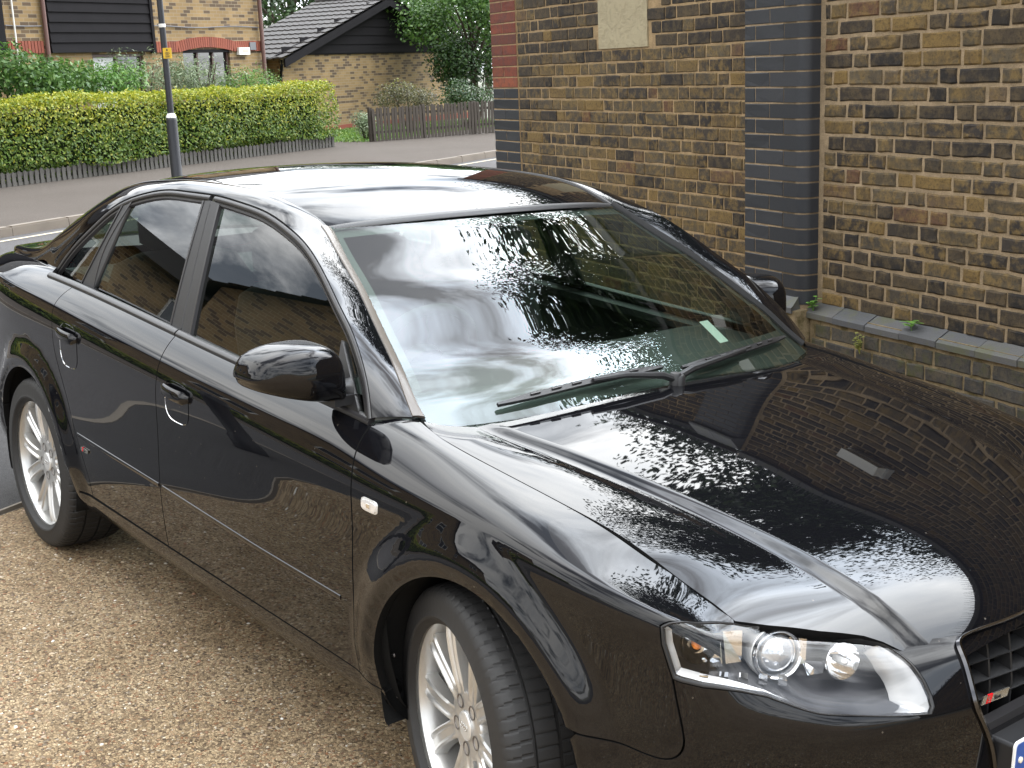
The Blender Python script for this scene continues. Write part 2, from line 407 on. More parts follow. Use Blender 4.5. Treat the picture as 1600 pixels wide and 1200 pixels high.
SILVER = simple('alloy_silver', (.62, .615, .60), .30, .75, var=(30, .05))
SILVSAT = simple('satin_silver', (.75, .75, .74), .32, .6)
LINER = simple('arch_liner', (.007, .007, .007), .8, spec=.2, bump=(220, .3, .002))
STEEL = simple('brake_steel', (.22, .20, .19), .45, .9)
TRIMBEIGE = simple('pillar_strip', (.10, .085, .07), .30)
FABRIC = simple('seat_fabric', (.02, .02, .022), .85, bump=(400, .3, .002))
DASH = simple('dash_plastic', (.018, .018, .019), .6, bump=(600, .2, .001))
LINING = simple('roof_lining', (.11, .11, .10), .9)
def glassmat(name, tint, extra=0., base=.078):
    t = NT(name); t.n.remove(t.b)
    g_ = t.node('ShaderNodeNewGeometry'); dt = t.node('ShaderNodeVectorMath', {0: g_.outputs['Normal'], 1: g_.outputs['Incoming']}, operation='DOT_PRODUCT')
    k = t.math('SUBTRACT', 1., t.math('ABSOLUTE', dt.outputs['Value'])); k = t.math('POWER', k, 5.)
    k = t.math('ADD', t.math('MULTIPLY', k, .92), base + extra); k = t.math('MINIMUM', k, 1.)
    tr = t.node('ShaderNodeBsdfTransparent', {'Color': (*tint, 1)}); gl = t.node('ShaderNodeBsdfGlossy', {'Color': (1, 1, 1, 1), 'Roughness': .0})
    mx = t.node('ShaderNodeMixShader', {0: k}); t.l(tr.outputs[0], mx.inputs[1]); t.l(gl.outputs[0], mx.inputs[2])
    t.l(mx.outputs[0], t.n['Material Output'].inputs[0]); return t.m
GLASS_WS = glassmat('windscreen_glass', (.62, .74, .66))
GLASS_SD = glassmat('side_glass', (.42, .50, .45), .035)
GLASS_LENS = glassmat('lamp_lens', (.93, .93, .93), base=.035)
# ---- outlines on the body side (u along the car, w up the section)
CFr = curve([(-.470, .745), (-.462, .706), (-.451, .668), (-.443, .639), (-.436, .56), (-.4365, .45), (-.438, .33), (-.440, .21), (-.450, .113)], step=.012)
CB = curve([(-1.534, .745), (-1.518, .681), (-1.512, .637), (-1.517, .584), (-1.524, .406), (-1.530, .299), (-1.545, .116)], step=.012)
CRr = curve([(-2.352, .745), (-2.370, .699), (-2.374, .648), (-2.366, .603), (-2.359, .573), (-2.340, .544), (-2.289, .486), (-2.251, .426), (-2.202, .32), (-2.169, .25), (-2.150, .182), (-2.150, .120)], step=.012)
SEAM = curve([(.549, .528), (.562, .48), (.575, .42), (.576, .40), (.558, .358), (.488, .340), (.432, .336), (.36, .328)], step=.012)
LAMP = [(.52, .607), (.534, .624), (.551, .642), (.596, .709), (.656, .796), (.735, .849), (.798, .860), (.856, .872), (.915, .872), (.958, .866), (.994, .829), (1.017, .758), (1.038, .702), (1.051, .662), (1.056, .633), (1.056, .604), (1.047, .573), (.997, .570), (.92, .558), (.845, .545), (.821, .543), (.797, .547), (.761, .555), (.725, .559), (.678, .550), (.607, .533), (.564, .5275), (.549, .528), (.539, .547), (.525, .575)]
LAMP = np.array(LAMP)
def zw(u, z):          # height -> w on the body side, below the crease
    ws = np.linspace(0, .64, 80); zz = side(np.full(80, u), ws)[:, 2]; return float(np.interp(z, zz, ws))
def arch_pts(cx, cz, r, a0, a1, n=46):
    out = []
    for a in np.linspace(a0, a1, n):
        x = cx + r * math.cos(a); z = cz + r * math.sin(a); out.append((x if x < .25 else float(np.interp(x, PL[:, 0][10:], PU[10:])), zw(x if x < .25 else float(np.interp(x, PL[:, 0][10:], PU[10:])), z)))
    return np.array(out)
AF = arch_pts(.013, .338, .352, math.radians(-24), math.radians(203))     # front: from ahead, over the top, to behind
AR = arch_pts(-2.640, .335, .348, math.radians(-20), math.radians(205))
# fender
kb = AF[-1]
top = np.array([(u, .855) for u in np.arange(-.395, .655, .03)] + [(.657, .855)])
fend = np.concatenate([CFr[:0:-1][::-1][::-1] if False else CFr[::-1], [(-.44, .80), (-.40, .855)], top[1:], [(.66, .80)], LAMP[4:0:-1], LAMP[:1], LAMP[:27:-1], SEAM])
# lower loop: the end of the seam meets the arch, follow the arch back to the sill
i0 = int(np.argmin(np.linalg.norm(AF - SEAM[-1], axis=1)))
fend = np.concatenate([fend[:-1], AF[i0:], [(-.335, .113)]])
# front bumper: below the seam, round to the centre line, cut for the grille
GR = np.array([(1.148, .77), (1.156, .815), (1.175, .85), (1.20, .862), (1.30, .868), (1.478, .868), (1.478, .10), (1.30, .10), (1.262, .115), (1.245, .15), (1.205, .35), (1.165, .50), (1.15, .60), (1.145, .70)])
bump = np.concatenate([SEAM[::-1], LAMP[26:11:-1], LAMP[11:8:-1], [(1.0, .868), (1.10, .868)], [(1.16, .862), (1.15, .83)], GR[:1], GR[:8:-1], [(1.245, .15), (1.262, .115), (1.30, .10), (1.478, .10), (1.478, 0.), (.36, 0.)], [AF[0]], AF[1:i0]])
_, _ix = np.unique(np.round(bump, 5), axis=0, return_index=True); bump = bump[np.sort(_ix)]
fdoor = np.concatenate([CFr, CB[::-1]])
rdoor = np.concatenate([CB, CRr[::-1]])
RSEAM = curve([(-2.97, .30), (-3.05, .33), (-3.12, .42), (-3.16, .50), (-3.20, .53), (-3.6, .53)], step=.02)
i1 = int(np.argmin(np.linalg.norm(AR - RSEAM[0], axis=1)))
quart = np.concatenate([CRr, [(-2.24, .118)], AR[:i1 + 1], RSEAM[1:], [(-3.62, .83), (-2.70, .83), (-2.60, .755)]])
rbump = np.concatenate([AR[i1:], [(-3.0, 0.), (-4.295, 0.), (-4.295, .53), (-3.6, .53)], RSEAM[::-1][1:]])
sill = np.array([(AR[0][0] + .02, .113), (-2.27, .0), (-.36, .0), (-.327, .113)])
S1 = side
SM = {R_: 'right', L_: 'left'}
for s in (R_, L_):
    trim('front_fender', S1, fend, PAINT, car, s, gap=.0028)
    fd = trim('front_door', S1, fdoor, PAINT, car, s)
    rd = trim('rear_door', S1, rdoor, PAINT, car, s)
    trim('rear_quarter_panel', S1, quart, PAINT, car, s)
    trim('side_sill', S1, sill, PAINT, car, s, depth=.05)
    trim('front_bumper', S1, bump, PAINT, car, s, gap=.0015)
    trim('rear_bumper', S1, rbump, PAINT, car, s)
    # dark inner shell so that the gaps read dark
    us = np.linspace(-2.2, -.36, 30)
    gridsurf('inner_shell', lambda u, w: S1(u, w), np.linspace(-2.24, -.30, 40), np.linspace(.02, .745, 24), DARK, car, s, (0, 1, .3), off=-.022)
    gridsurf('inner_wing', lambda u, w: S1(u, w), np.linspace(-.45, .64, 30), np.linspace(.60, .90, 10), DARK, car, s, (0, 1, 1), off=-.020)
    gridsurf('inner_quarter', lambda u, w: S1(u, w), np.linspace(-3.5, -2.1, 24), np.linspace(.55, .745, 8), DARK, car, s, (0, 1, .3), off=-.022)
    # rub strips with a raised lip
    for (ua, ub, dr) in ((-.500, -1.512, fd), (-1.538, -2.190, rd)):
        us = np.linspace(ua, ub, 40); ws = np.interp(us, [-2.19, -1.53, -.93, -.50], [.333, .318, .298, .291])
        band('rub_strip', S1, np.stack([us, ws], 1), [(.006, -.002), (.006, -.0004), (.003, .0010), (-.003, .0022), (-.008, .0022), (-.0095, .0), (-.010, -.002)], PAINT, dr, s)
    # waist moulding
    for (ua, ub, dr) in ((-.478, -1.530, fd), (-1.538, -2.60, rd)):
        us = np.linspace(ua, ub, 44)
        band('waist_moulding', S1, np.stack([us, np.full(44, .747)], 1), [(.008, -.004), (.0075, .004), (.003, .008), (-.003, .0095), (-.010, .010), (-.016, .006), (-.019, -.002)], SATIN, dr, s)
# ---- pillars, roof, glass
ARC = np.array([(-2.702, 1.002), (-2.598, 1.109), (-2.470, 1.197), (-2.359, 1.263), (-2.238, 1.309), (-2.100, 1.340), (-1.938, 1.362), (-1.774, 1.367), (-1.595, 1.369), (-1.422, 1.361), (-1.256, 1.346), (-1.120, 1.319), (-1.013, 1.290), (-.930, 1.257), (-.832, 1.207), (-.750, 1.161), (-.667, 1.115), (-.584, 1.056), (-.510, .985), (-.472, .935)])
def gs(x, z):
    x = np.atleast_1d(np.asarray(x, float)); z = np.atleast_1d(np.asarray(z, float)); return np.stack([x, gy(x, z), z], 1)
A3 = np.concatenate([S1(np.array([-3.60, -3.40, -3.15, -2.92, -2.79]), np.full(5, .815)), gs(ARC[:, 0], ARC[:, 1]) + np.array([0, .004, 0])])
G3 = np.array([(-3.60, .56, 1.005), (-3.42, .62, 1.03), (-3.18, .645, 1.045), (-3.0, .635, 1.085), (-2.89, .622, 1.14), (-2.79, .607, 1.19), (-2.66, .588, 1.247), (-2.52, .570, 1.302), (-2.40, .558, 1.338), (-2.26, .549, 1.363), (-2.10, .545, 1.378), (-1.938, .545, 1.389), (-1.774, .545, 1.393), (-1.595, .545, 1.392), (-1.42, .545, 1.385), (-1.25, .545, 1.363), (-1.090, .541, 1.316), (-.985, .564, 1.266), (-.90, .584, 1.225), (-.79, .611, 1.173), (-.70, .634, 1.122), (-.612, .656, 1.071), (-.525, .677, 1.019), (-.448, .696, .963), (-.402, .707, .936)])
TT = np.concatenate([[0], np.cumsum(np.linalg.norm(np.diff((A3 + G3) / 2, axis=0), axis=1))])
sA, sG = NS(TT, A3), NS(TT, G3)
def cant(t, q):
    t = np.atleast_1d(np.asarray(t, float)); q = np.atleast_1d(np.asarray(q, float))[:, None]
    a, g = sA(t), sG(t); T = (sA(t + .01) + sG(t + .01)) - (sA(t - .01) + sG(t - .01)); c = g - a
    n = np.cross(c, T); n /= np.linalg.norm(n, axis=1)[:, None]
    n = np.where((n[:, 1:2] + n[:, 2:3]) < 0, -n, n)
    m = (a + g) / 2 + n * ((.19 - .12 * sm((t - TT[15]) / .25))[:, None] * np.linalg.norm(c, axis=1)[:, None])
    return (1 - q) ** 2 * a + 2 * q * (1 - q) * m + q * q * g
tA = TT[-1]; tW = TT[16]; tR = TT[8]; tD = TT[2]
for s in (R_, L_):
    gridsurf('body_side_frame', cant, np.concatenate([np.linspace(0, tW, 120), np.linspace(tW, tA, 60)[1:]]), np.linspace(0.02, .965, 14), PAINT, car, s, (0, 1, 1))
    # windscreen edge strip and roof joint moulding
    ts = np.linspace(tW + .004, tA - .002, 60)
    band('windscreen_strip', cant, np.stack([ts, np.full(60, 1.0)], 1), [(-.16, -.002), (-.14, .003), (-.02, .0045), (.10, .003), (.14, -.003)], TRIMBEIGE if s == R_ else LINER, car, s, (0, 1, 1))
    ts = np.linspace(tR, tW, 60)
    band('roof_moulding', cant, np.stack([ts, np.full(60, 1.0)], 1), [(-.05, -.004), (-.03, -.0005), (.05, .0005), (.08, -.004)], PLAST, car, s, (0, 1, 1))
# roof : between the two mouldings
xbf = NS([0, .12, .35, .7, 1.0], [-.12, -.05, 0., .05, .100])
zbf = NS([0, .2, .5, .8, 1.0], [.022, .030, .034, .030, .024])
def roof(a, q):
    a = np.atleast_1d(np.asarray(a, float)); q = np.atleast_1d(np.asarray(q, float))
    g = sG(tR + (tW - tR) * a); k = (1 - q * q)
    return np.stack([g[:, 0] + xbf(a) * k, g[:, 1] * q, g[:, 2] + zbf(a) * k + .006 * (1 - q ** 8) - .006], 1)
gridsurf('roof', roof, np.linspace(0, .996, 60), np.linspace(-.985, .985, 50), PAINT, car)
def wscr(a, q):
    a = np.atleast_1d(np.asarray(a, float)); q = np.atleast_1d(np.asarray(q, float))
    g = sG(tW + (tA - tW) * a); k = (1 - np.abs(q) ** 2.)
    return np.stack([g[:, 0] + (.092 + .034 * a) * k, g[:, 1] * q, g[:, 2] + (.022 - .012 * a) * k], 1)
gridsurf('windscreen', wscr, np.linspace(.006, 1.06, 50), np.linspace(-.985, .985, 60), GLASS_WS, car, None, (.5, 0, 1), off=-.002)
# black printed border just under the glass
FR = MB()
def frit(a0, a1, q0, q1, n=30, m=4):
    U, V_ = np.meshgrid(np.linspace(a0, a1, n if abs(a1 - a0) > .3 else m), np.linspace(q0, q1, m if abs(a1 - a0) > .3 else n), indexing='ij')
    P = wscr(U.ravel(), V_.ravel()); N = fnorm(wscr, U.ravel(), V_.ravel()); N = np.where(N[:, 2:3] < 0, -N, N); P = P - N * .008
    a, b = U.shape; FR.add(P, [(i * b + j, (i + 1) * b + j, (i + 1) * b + j + 1, i * b + j + 1) for i in range(a - 1) for j in range(b - 1)])
frit(0.0, .07, -.98, .98); frit(.885, 1.06, -.98, .98); frit(.07, .885, -.985, -.95); frit(.07, .885, .95, .985)
FR.build('windscreen_border', simple('printed_border', (.02, .02, .02), .5), car)
band('windscreen_top_seal', roof, np.stack([np.full(40, 1.0), np.linspace(-.98, .98, 40)], 1), [(-.014, -.003), (-.010, .002), (.004, .002), (.010, -.004)], PLAST, car, 1, (0, 0, 1))
def rwin(a, q):
    a = np.atleast_1d(np.asarray(a, float)); q = np.atleast_1d(np.asarray(q, float))
    g = sG(tD + (tR - tD) * a); k = (1 - q * q)
    return np.stack([g[:, 0] - .12 * k, g[:, 1] * q, g[:, 2] + .022 * a * k + .004 * k], 1)
gridsurf('rear_window', rwin, np.linspace(.02, .985, 24), np.linspace(-.98, .98, 30), GLASS_SD, car, None, (-.5, 0, 1))
def deck(a, q):
    a = np.atleast_1d(np.asarray(a, float)); q = np.atleast_1d(np.asarray(q, float))
    g = sG(tD * a); k = (1 - q * q)
    return np.stack([g[:, 0] - .06 * k * (1 - a) - .12 * k * a, g[:, 1] * q, g[:, 2] + .012 * k], 1)
gridsurf('boot_lid', deck, np.linspace(-.02, 1., 20), np.linspace(-1., 1., 30), PAINT, car)
def tail(a, q):      # the upright rear face between the deck and the bumper
    a = np.atleast_1d(np.asarray(a, float)); q = np.atleast_1d(np.asarray(q, float))
    p = S1(-4.295 + (.695) * np.abs(q), .53 + .24 * a); p[:, 1] *= np.sign(q + 1e-9); return p
gridsurf('boot_face', tail, np.linspace(0, 1., 10), np.linspace(-1, 1, 40), PAINT, car, None, (-1, 0, 0))
for s in (R_, L_):
    trim('tail_light', S1, np.array([(-3.62, .54), (-3.62, .70), (-3.98, .70), (-3.98, .54)]), simple('tail_lens', (.25, .005, .005), .08), car, s, off=.004, ref=(-1, .5, 0))
# ---- hood
FE = [(.577, .675), (.612, .622), (.638, .579), (.666, .537), (.691, .493), (.711, .459), (.734, .430), (.756, .408), (.806, .343), (.822, .30), (.838, .15), (.843, 0.)]
RE = [(-.398, .703), (-.372, .68), (-.345, .60), (-.31, .40), (-.29, .2), (-.283, 0.)]
fe = np.array(FE); re_ = np.array(RE)
sh = np.array([(x, float(h_ys(x))) for x in np.arange(-.385, .565, .02)])
half = np.concatenate([re_[::-1], sh, fe])            # from the centre at the rear, round the outside, to the centre at the front
full = np.concatenate([half, (half * np.array([1, -1]))[::-1][1:-1]])
def hoodf(x, y):
    x = np.atleast_1d(np.asarray(x, float)); y = np.atleast_1d(np.asarray(y, float)); p = hood(x, np.sqrt(y * y + 1e-8)); p[:, 1] = y; return p
ft = []
for sg in (-1, 1):
    for dd in (-.004, .0, .005, .012, .018, .024, .031, .038, .044, .048):
        x_ = np.arange(-.33, .735 + dd * 1.2, .012); ft.append(np.stack([x_, sg * (h_yo(x_) - dd)], 1))
trim('bonnet', hoodf, full, PAINT, car, 1, feat=ft, step=.016, bstep=.012, gap=.003, depth=.03, ref=(0, 0, 1))
MB().box((.15, 0, .66), (.42, .56, .02)).build('engine_bay_shield', DARK, car)
# scuttle panel below the windscreen
def cowl(a, q):
    a = np.atleast_1d(np.asarray(a, float)); q = np.atleast_1d(np.asarray(q, float))
    p = wscr(np.full(len(a), .93), q); f = np.stack([np.interp(np.abs(q) * .70, re_[::-1, 1], re_[::-1, 0]) + .03, q * .70, np.full(len(q), .895)], 1)
    p = p - np.array([0, 0, .012]); return p * (1 - a[:, None]) + f * a[:, None]
gridsurf('scuttle_panel', cowl, np.linspace(0, 1, 5), np.linspace(-1, 1, 40), PLAST, car)
# ---- side windows
FG = [(-1.560, 1.343), (-1.399, 1.336), (-1.251, 1.320), (-1.145, 1.300), (-1.059, 1.278), (-.983, 1.252), (-.917, 1.218), (-.840, 1.174), (-.762, 1.124), (-.688, 1.088), (-.575, .985), (-.53, .935), (-.66, .925), (-1.474, .962)]
RG = [(-1.660, 1.348), (-1.938, 1.340), (-2.081, 1.325), (-2.196, 1.301), (-2.235, 1.244), (-2.293, 1.166), (-2.272, .992), (-1.616, .965)]
QG = [(-2.255, 1.272), (-2.30, 1.255), (-2.50, 1.125), (-2.62, 1.01), (-2.60, .99), (-2.40, .99), (-2.26, 1.245)]
inner_arc = lambda d: np.stack([ARC[:, 0], ARC[:, 1]], 1)
for s in (R_, L_):
    fdo = [o for o in car.children if o.name.startswith('front_door')][0 if s == R_ else 1]
    rdo = [o for o in car.children if o.name.startswith('rear_door')][0 if s == R_ else 1]
    trim('window_glass', gs, FG, GLASS_SD, fdo, s, gap=-.006, depth=0, off=-.006, step=.05)
    trim('window_glass', gs, RG, GLASS_SD, rdo, s, gap=-.006, depth=0, off=-.006, step=.05)
    trim('quarter_glass', gs, QG, GLASS_SD, rdo, s, gap=-.008, depth=0, off=-.006, step=.05)
    # window frame mouldings follow the arc, split at the centre pillar
    arc = curve(ARC, step=.015)
    prof = [(-.0035, -.006), (-.004, .001), (-.007, .005), (-.013, .006), (-.018, .004), (-.0195, -.001), (-.022, -.002), (-.0235, .001), (-.028, .0005), (-.034, -.010)]
    fa = arc[arc[:, 0] > -1.615]; ra = arc[arc[:, 0] < -1.622]
    band('window_frame', gs, fa, prof, SATIN, fdo, s); band('window_frame', gs, ra, prof, SATIN, rdo, s)
    # centre pillar covers
    trim('pillar_cover', gs, np.array([(-1.625, 1.35), (-1.668, 1.346), (-1.626, .975), (-1.551, .975)]), PLAST, rdo, s, gap=0., depth=.012, off=.002, step=.05)
    trim('pillar_cover', gs, np.array([(-1.560, 1.345), (-1.617, 1.350), (-1.543, .972), (-1.488, .972)]), PLAST, fdo, s, gap=0., depth=.012, off=.002, step=.05)
    for (pa, pb, d_) in (((-1.560, 1.342), (-1.481, .965), fdo), ((-1.668, 1.346), (-1.622, .97), rdo)):
        band('glass_channel', gs, np.linspace(pa, pb, 20), [(-.006, -.006), (-.005, .004), (.005, .004), (.006, -.006)], SATIN, d_, s)
    trim('quarter_divider', gs, np.array([(-2.196, 1.307), (-2.252, 1.285), (-2.405, .99), (-2.285, .99)]), PLAST, rdo, s, gap=0., depth=.012, off=.002, step=.05)
    band('glass_channel', gs, curve([(-2.19, 1.31), (-2.235, 1.244), (-2.293, 1.13), (-2.278, .985)], n=24), [(-.005, -.006), (-.004, .004), (.004, .004), (.005, -.006)], SATIN, rdo, s)
    band('glass_channel', gs, np.linspace((-2.258, 1.285), (-2.412, .985), 20), [(-.005, -.006), (-.004, .005), (.004, .005), (.005, -.006)], SATIN, rdo, s)
    trim('mirror_sail', gs, np.array([(-.690, 1.078), (-.535, .937), (-.648, .937)]), PLAST, fdo, s, gap=-.002, depth=.012, off=.003, step=.05)
# ---- wheels
def tyre_mesh():
    n = 576
    prof = [(.222, -.098), (.232, -.112), (.262, -.120), (.290, -.119), (.306, -.113), (.3150, -.103), (.3195, -.085), (.3205, -.060), (.3205, -.0585), (.3125, -.058), (.3125, -.051), (.3210, -.0505), (.3215, -.03), (.3218, -.006), (.3138, -.0055), (.3138, .0025), (.3218, .003), (.3215, .03), (.3210, .0505), (.3125, .051), (.3125, .058), (.3205, .0585), (.3205, .060), (.3195, .085), (.3150, .103), (.306, .113), (.290, .119), (.262, .120), (.2525, .1235), (.247, .1215), (.240, .113), (.232, .1075)]
    V = []; m = len(prof)
    for k in range(n):
        a = 2 * math.pi * k / n
        for r, h in prof:
            ah = abs(h); d = 0.
            if .0595 < ah < .104 and r > .314:           # shoulder blocks: slanting cuts every fifth segment
                kk = (k + int((ah - .06) * 60)) % 8
                if kk == 0: d = .0040
            elif ah < .05 and r > .3205 and (k % 8 == (2 if h > 0 else 4)): d = .003
            if .255 < r < .292 and h > .11: d += .0006 * math.sin(k * .9) + (.0009 if (k % 72) < 3 else 0)
            V.append(((r - d) * math.cos(a), (r - d) * math.sin(a), h))
    F = []
    for k in range(n):
        k2 = (k + 1) % n
        for j in range(m - 1): F.append((k * m + j, k2 * m + j, k2 * m + j + 1, k * m + j + 1))
    me = mk('tyre', V, F, RUBBER); recalc(me); auto_smooth(me, 28); d = me.data; bpy.data.objects.remove(me); return d
TYRE = tyre_mesh()
def polar(r, a, h): return (r * math.cos(a), r * math.sin(a), h)
def rim_mesh():
    b = MB()
    # barrel, outer lip and the step inside it
    b.lathe([(.236, .1075), (.2455, .1095), (.2462, .1045), (.243, .102), (.2345, .099), (.229, .086), (.2255, .060), (.223, .02), (.215, -.03), (.205, -.09), (.222, -.10)], 96)
    return b
SPK = {}
def spoke_bars(b, c0):
    hz = lambda r: float(np.interp(r, [.03, .075, .12, .17, .205, .236], [.072, .076, .0805, .085, .086, .083]))
    for k in range(5):
        for sg in (-1, 1):
            c = c0 + 2 * math.pi * k / 5; ns = 12; rows = []
            for i in range(ns + 1):
                f = i / ns; r = .058 + (.236 - .058) * f
                a = c + sg * math.radians(11.5 + 7.0 * f)
                w = .0185 + .0080 * f ** 1.3 + .004 * (1 - f) ** 3           # half width
                z = hz(r)
                # section across: foot, flank, ridge, channel, ridge, flank, foot
                sec = [(-w * 1.10, -.030), (-w * 1.0, -.002), (-w * .80, .0025), (-w * .52, -.0005), (-w * .40, -.0045), (w * .40, -.0045), (w * .52, -.0005), (w * .80, .0025), (w * 1.0, -.002), (w * 1.10, -.030)]
                ch = min(1, max(0, (f - .06) / .2)) * min(1, max(0, (1.02 - f) / .08))
                t = (-math.sin(a), math.cos(a)); p = (r * math.cos(a), r * math.sin(a))
                rows.append([(p[0] + t[0] * x, p[1] + t[1] * x, z + (h if h < -.02 else h * ch)) for x, h in sec])
            m = len(rows[0]); V = [v for r_ in rows for v in r_]
            F = [(i * m + j, (i + 1) * m + j, (i + 1) * m + j + 1, i * m + j + 1) for i in range(ns) for j in range(m - 1)]
            F += [[i * m + m - 1, (i + 1) * m + m - 1, (i + 1) * m, i * m] for i in range(ns)]
            b.add(V, F)
    # hub disc
    n = 60; V = []; F = []
    for r, h in ((.034, .0745), (.05, .0752), (.066, .0758), (.074, .0745), (.078, .066), (.078, .03)):
        for i in range(n):
            a = 2 * math.pi * i / n; q = math.cos(5 * (a - c0)) ; rr = r * (1 + (.07 * -q if r > .07 else 0)); V.append(polar(rr, a, h))
    for j in range(5):
        for i in range(n): F.append((j * n + i, j * n + (i + 1) % n, (j + 1) * n + (i + 1) % n, (j + 1) * n + i))
    b.add(V, F)
def wheel(name, cx, cyy, s, steer, c0, tilt=0):
    w = empty(name, parent=car)
    if s == R_: M = Matrix(((1, 0, 0), (0, 0, -1), (0, 1, 0)))
    else: M = Matrix(((-1, 0, 0), (0, 0, 1), (0, 1, 0)))
    w.matrix_local = Matrix.Translation((cx, cyy * s, .3185)) @ (Matrix.Rotation(steer, 3, 'Z') @ M).to_4x4()
    ty = bpy.data.objects.new('tyre', TYRE); COL.objects.link(ty); ty.parent = w
    b = rim_mesh(); spoke_bars(b, c0); o = b.build('rim', SILVER, w); recalc(o); auto_smooth(o, 32)
    for k in range(5):
        a = c0 + 2 * math.pi * k / 5
        h = MB().lathe([(.0165, .0772), (.0150, .0776), (.0135, .0768), (.0125, .066), (.0125, .055), (.0095, .055), (.0095, .064), (.008, .066), (0.0001, .066)], 20, Matrix.Translation(polar(.056, a, 0)))
        auto_smooth(recalc(h.build('wheel_bolt', STEEL, w)), 40)
    cp = MB().lathe([(.034, .070), (.0338, .0785), (.032, .0805), (.028, .0812), (.015, .0816), (.0001, .0818)], 32).build('centre_cap', SILVSAT, w); auto_smooth(cp, 40)
    rings = MB()
    for k in range(4):
        rings.lathe([(.0058 + .0009 * math.cos(q), .0826 + .0006 * math.sin(q)) for q in np.linspace(0, 2 * math.pi, 6, endpoint=False)], 18, Matrix.Translation(((k - 1.5) * .0085, 0, 0)), close=True)
    auto_smooth(rings.build('cap_emblem', CHROME, w), 50)
    auto_smooth(MB().lathe([(.06, .0), (.145, .0), (.145, -.02), (.06, -.02)], 48).build('brake_disc', STEEL, w), 30)
    MB().box(polar(.125, math.radians(160), -.005), (.04, .05, .03)).build('brake_caliper', LINER, w)
    return w
wy = .868 - .109
wheel('wheel', .148 * math.sin(-.2391), .72 + (wy - .72) * 1.0, R_, -.2391, math.radians(126))
wheel('wheel', -.148 * math.sin(-.2391), wy, L_, -.2391, math.radians(20))
wheel('wheel', -2.648, wy, R_, 0, math.radians(117)); wheel('wheel', -2.648, wy, L_, 0, math.radians(60))
# wheel arch liners
for s in (R_, L_):
    for (cx, cz, r) in ((.013, .338, .366), (-2.640, .335, .362)):
        V = []; F = []; n = 40
        ang = np.linspace(math.radians(-30), math.radians(204), n)
        for a in ang:
            for yy, rr in ((.868, r - .004), (.855, r - .001), (.80, r), (.62, r), (.52, r * .98), (.50, .05)):
                V.append((cx + rr * math.cos(a), yy * s, max(.22, cz + rr * math.sin(a))))
        F = [(i * 6 + j, (i + 1) * 6 + j, (i + 1) * 6 + j + 1, i * 6 + j + 1) for i in range(n - 1) for j in range(5)]
        mk('wheel_arch_liner', V, F, LINER, car, smooth=True)
    # fixings at the rear edge of the front liner
    for (x, z) in ((-.338, .385), (-.325, .285)):
        auto_smooth(MB().lathe([(.006, 0), (.005, .003), (.0001, .004)], 12, Matrix.Translation((x, .835 * s, z)) @ Matrix.Rotation(math.radians(90 if s < 0 else -90), 4, 'X')).build('liner_fixing', STEEL, car), 40)
# underbody
MB().box((-1.3, 0, .24), (1.0, .76, .05)).box((.50, 0, .25), (.16, .48, .05)).box((-3.25, 0, .30), (.25, .62, .06)).box((-1.3, 0, .42), (1.1, .50, .16)).box((-3.3, 0, .55), (.22, .55, .2)).build('underbody', DARK, car)
# ---- door handles in their cups
for s in (R_, L_):
    fdo = [o for o in car.children if o.name.startswith('front_door')][0 if s == R_ else 1]
    rdo = [o for o in car.children if o.name.startswith('rear_door')][0 if s == R_ else 1]
    for (u0, w0, dr) in ((-1.375, .590, fdo), (-2.215, .592, rdo)):
        # cup : a shallow dished surround, bright where it faces the sky
        n, m = 28, 7; V = []; F = []
        for j in range(m):
            f = j / (m - 1)
            for i in range(n):
                a = 2 * math.pi * i / n; e_ = .62
                x = .078 * math.copysign(abs(math.cos(a)) ** e_, math.cos(a)) * (1 - .55 * f); y = (.044 * math.copysign(abs(math.sin(a)) ** e_, math.sin(a)) - .010) * (1 - .5 * f)
                q = S1(u0 + x, w0 + y)[0]; N = fnorm(S1, np.array([u0 + x]), np.array([w0 + y]))[0]; N = N if N[1] > 0 else -N
                h = -.022 * f ** .8
                V.append(place(q + N * (h + .0012), s))
        for j in range(m - 1):
            for i in range(n): F.append((j * n + i, j * n + (i + 1) % n, (j + 1) * n + (i + 1) % n, (j + 1) * n + i))
        F.append([(m - 1) * n + i for i in range(n)])
        o = mk('handle_cup', V, F, CHROME, dr); recalc(o); auto_smooth(o, 60)
        # grip : bowed bar, square ended
        us = np.linspace(u0 - .082, u0 + .086, 22); V = []; F = []
        sec = [(-.018, -.004), (-.0205, .003), (-.016, .009), (.0, .0115), (.014, .009), (.0185, .003), (.016, -.004)]
        for i, u in enumerate(us):
            f = i / 21; k = math.sin(math.pi * min(1, max(0, f)))
            tp = min(1, .45 + 4 * min(f, 1 - f))
            c = S1(u, w0 + .010)[0]; N = fnorm(S1, np.array([u]), np.array([w0]))[0]; N = N if N[1] > 0 else -N
            for dz, hh in sec: V.append(place(c + N * ((hh + .004) * tp + .012 * k ** .6) + np.array([0, 0, dz * tp]), s))
        F = [(i * 7 + j, (i + 1) * 7 + j, (i + 1) * 7 + (j + 1) % 7, i * 7 + (j + 1) % 7) for i in range(21) for j in range(7)] + [list(range(7)), list(range(147, 154))[::-1]]
        o = mk('door_handle', V, F, PAINT, dr); recalc(o); auto_smooth(o, 50)
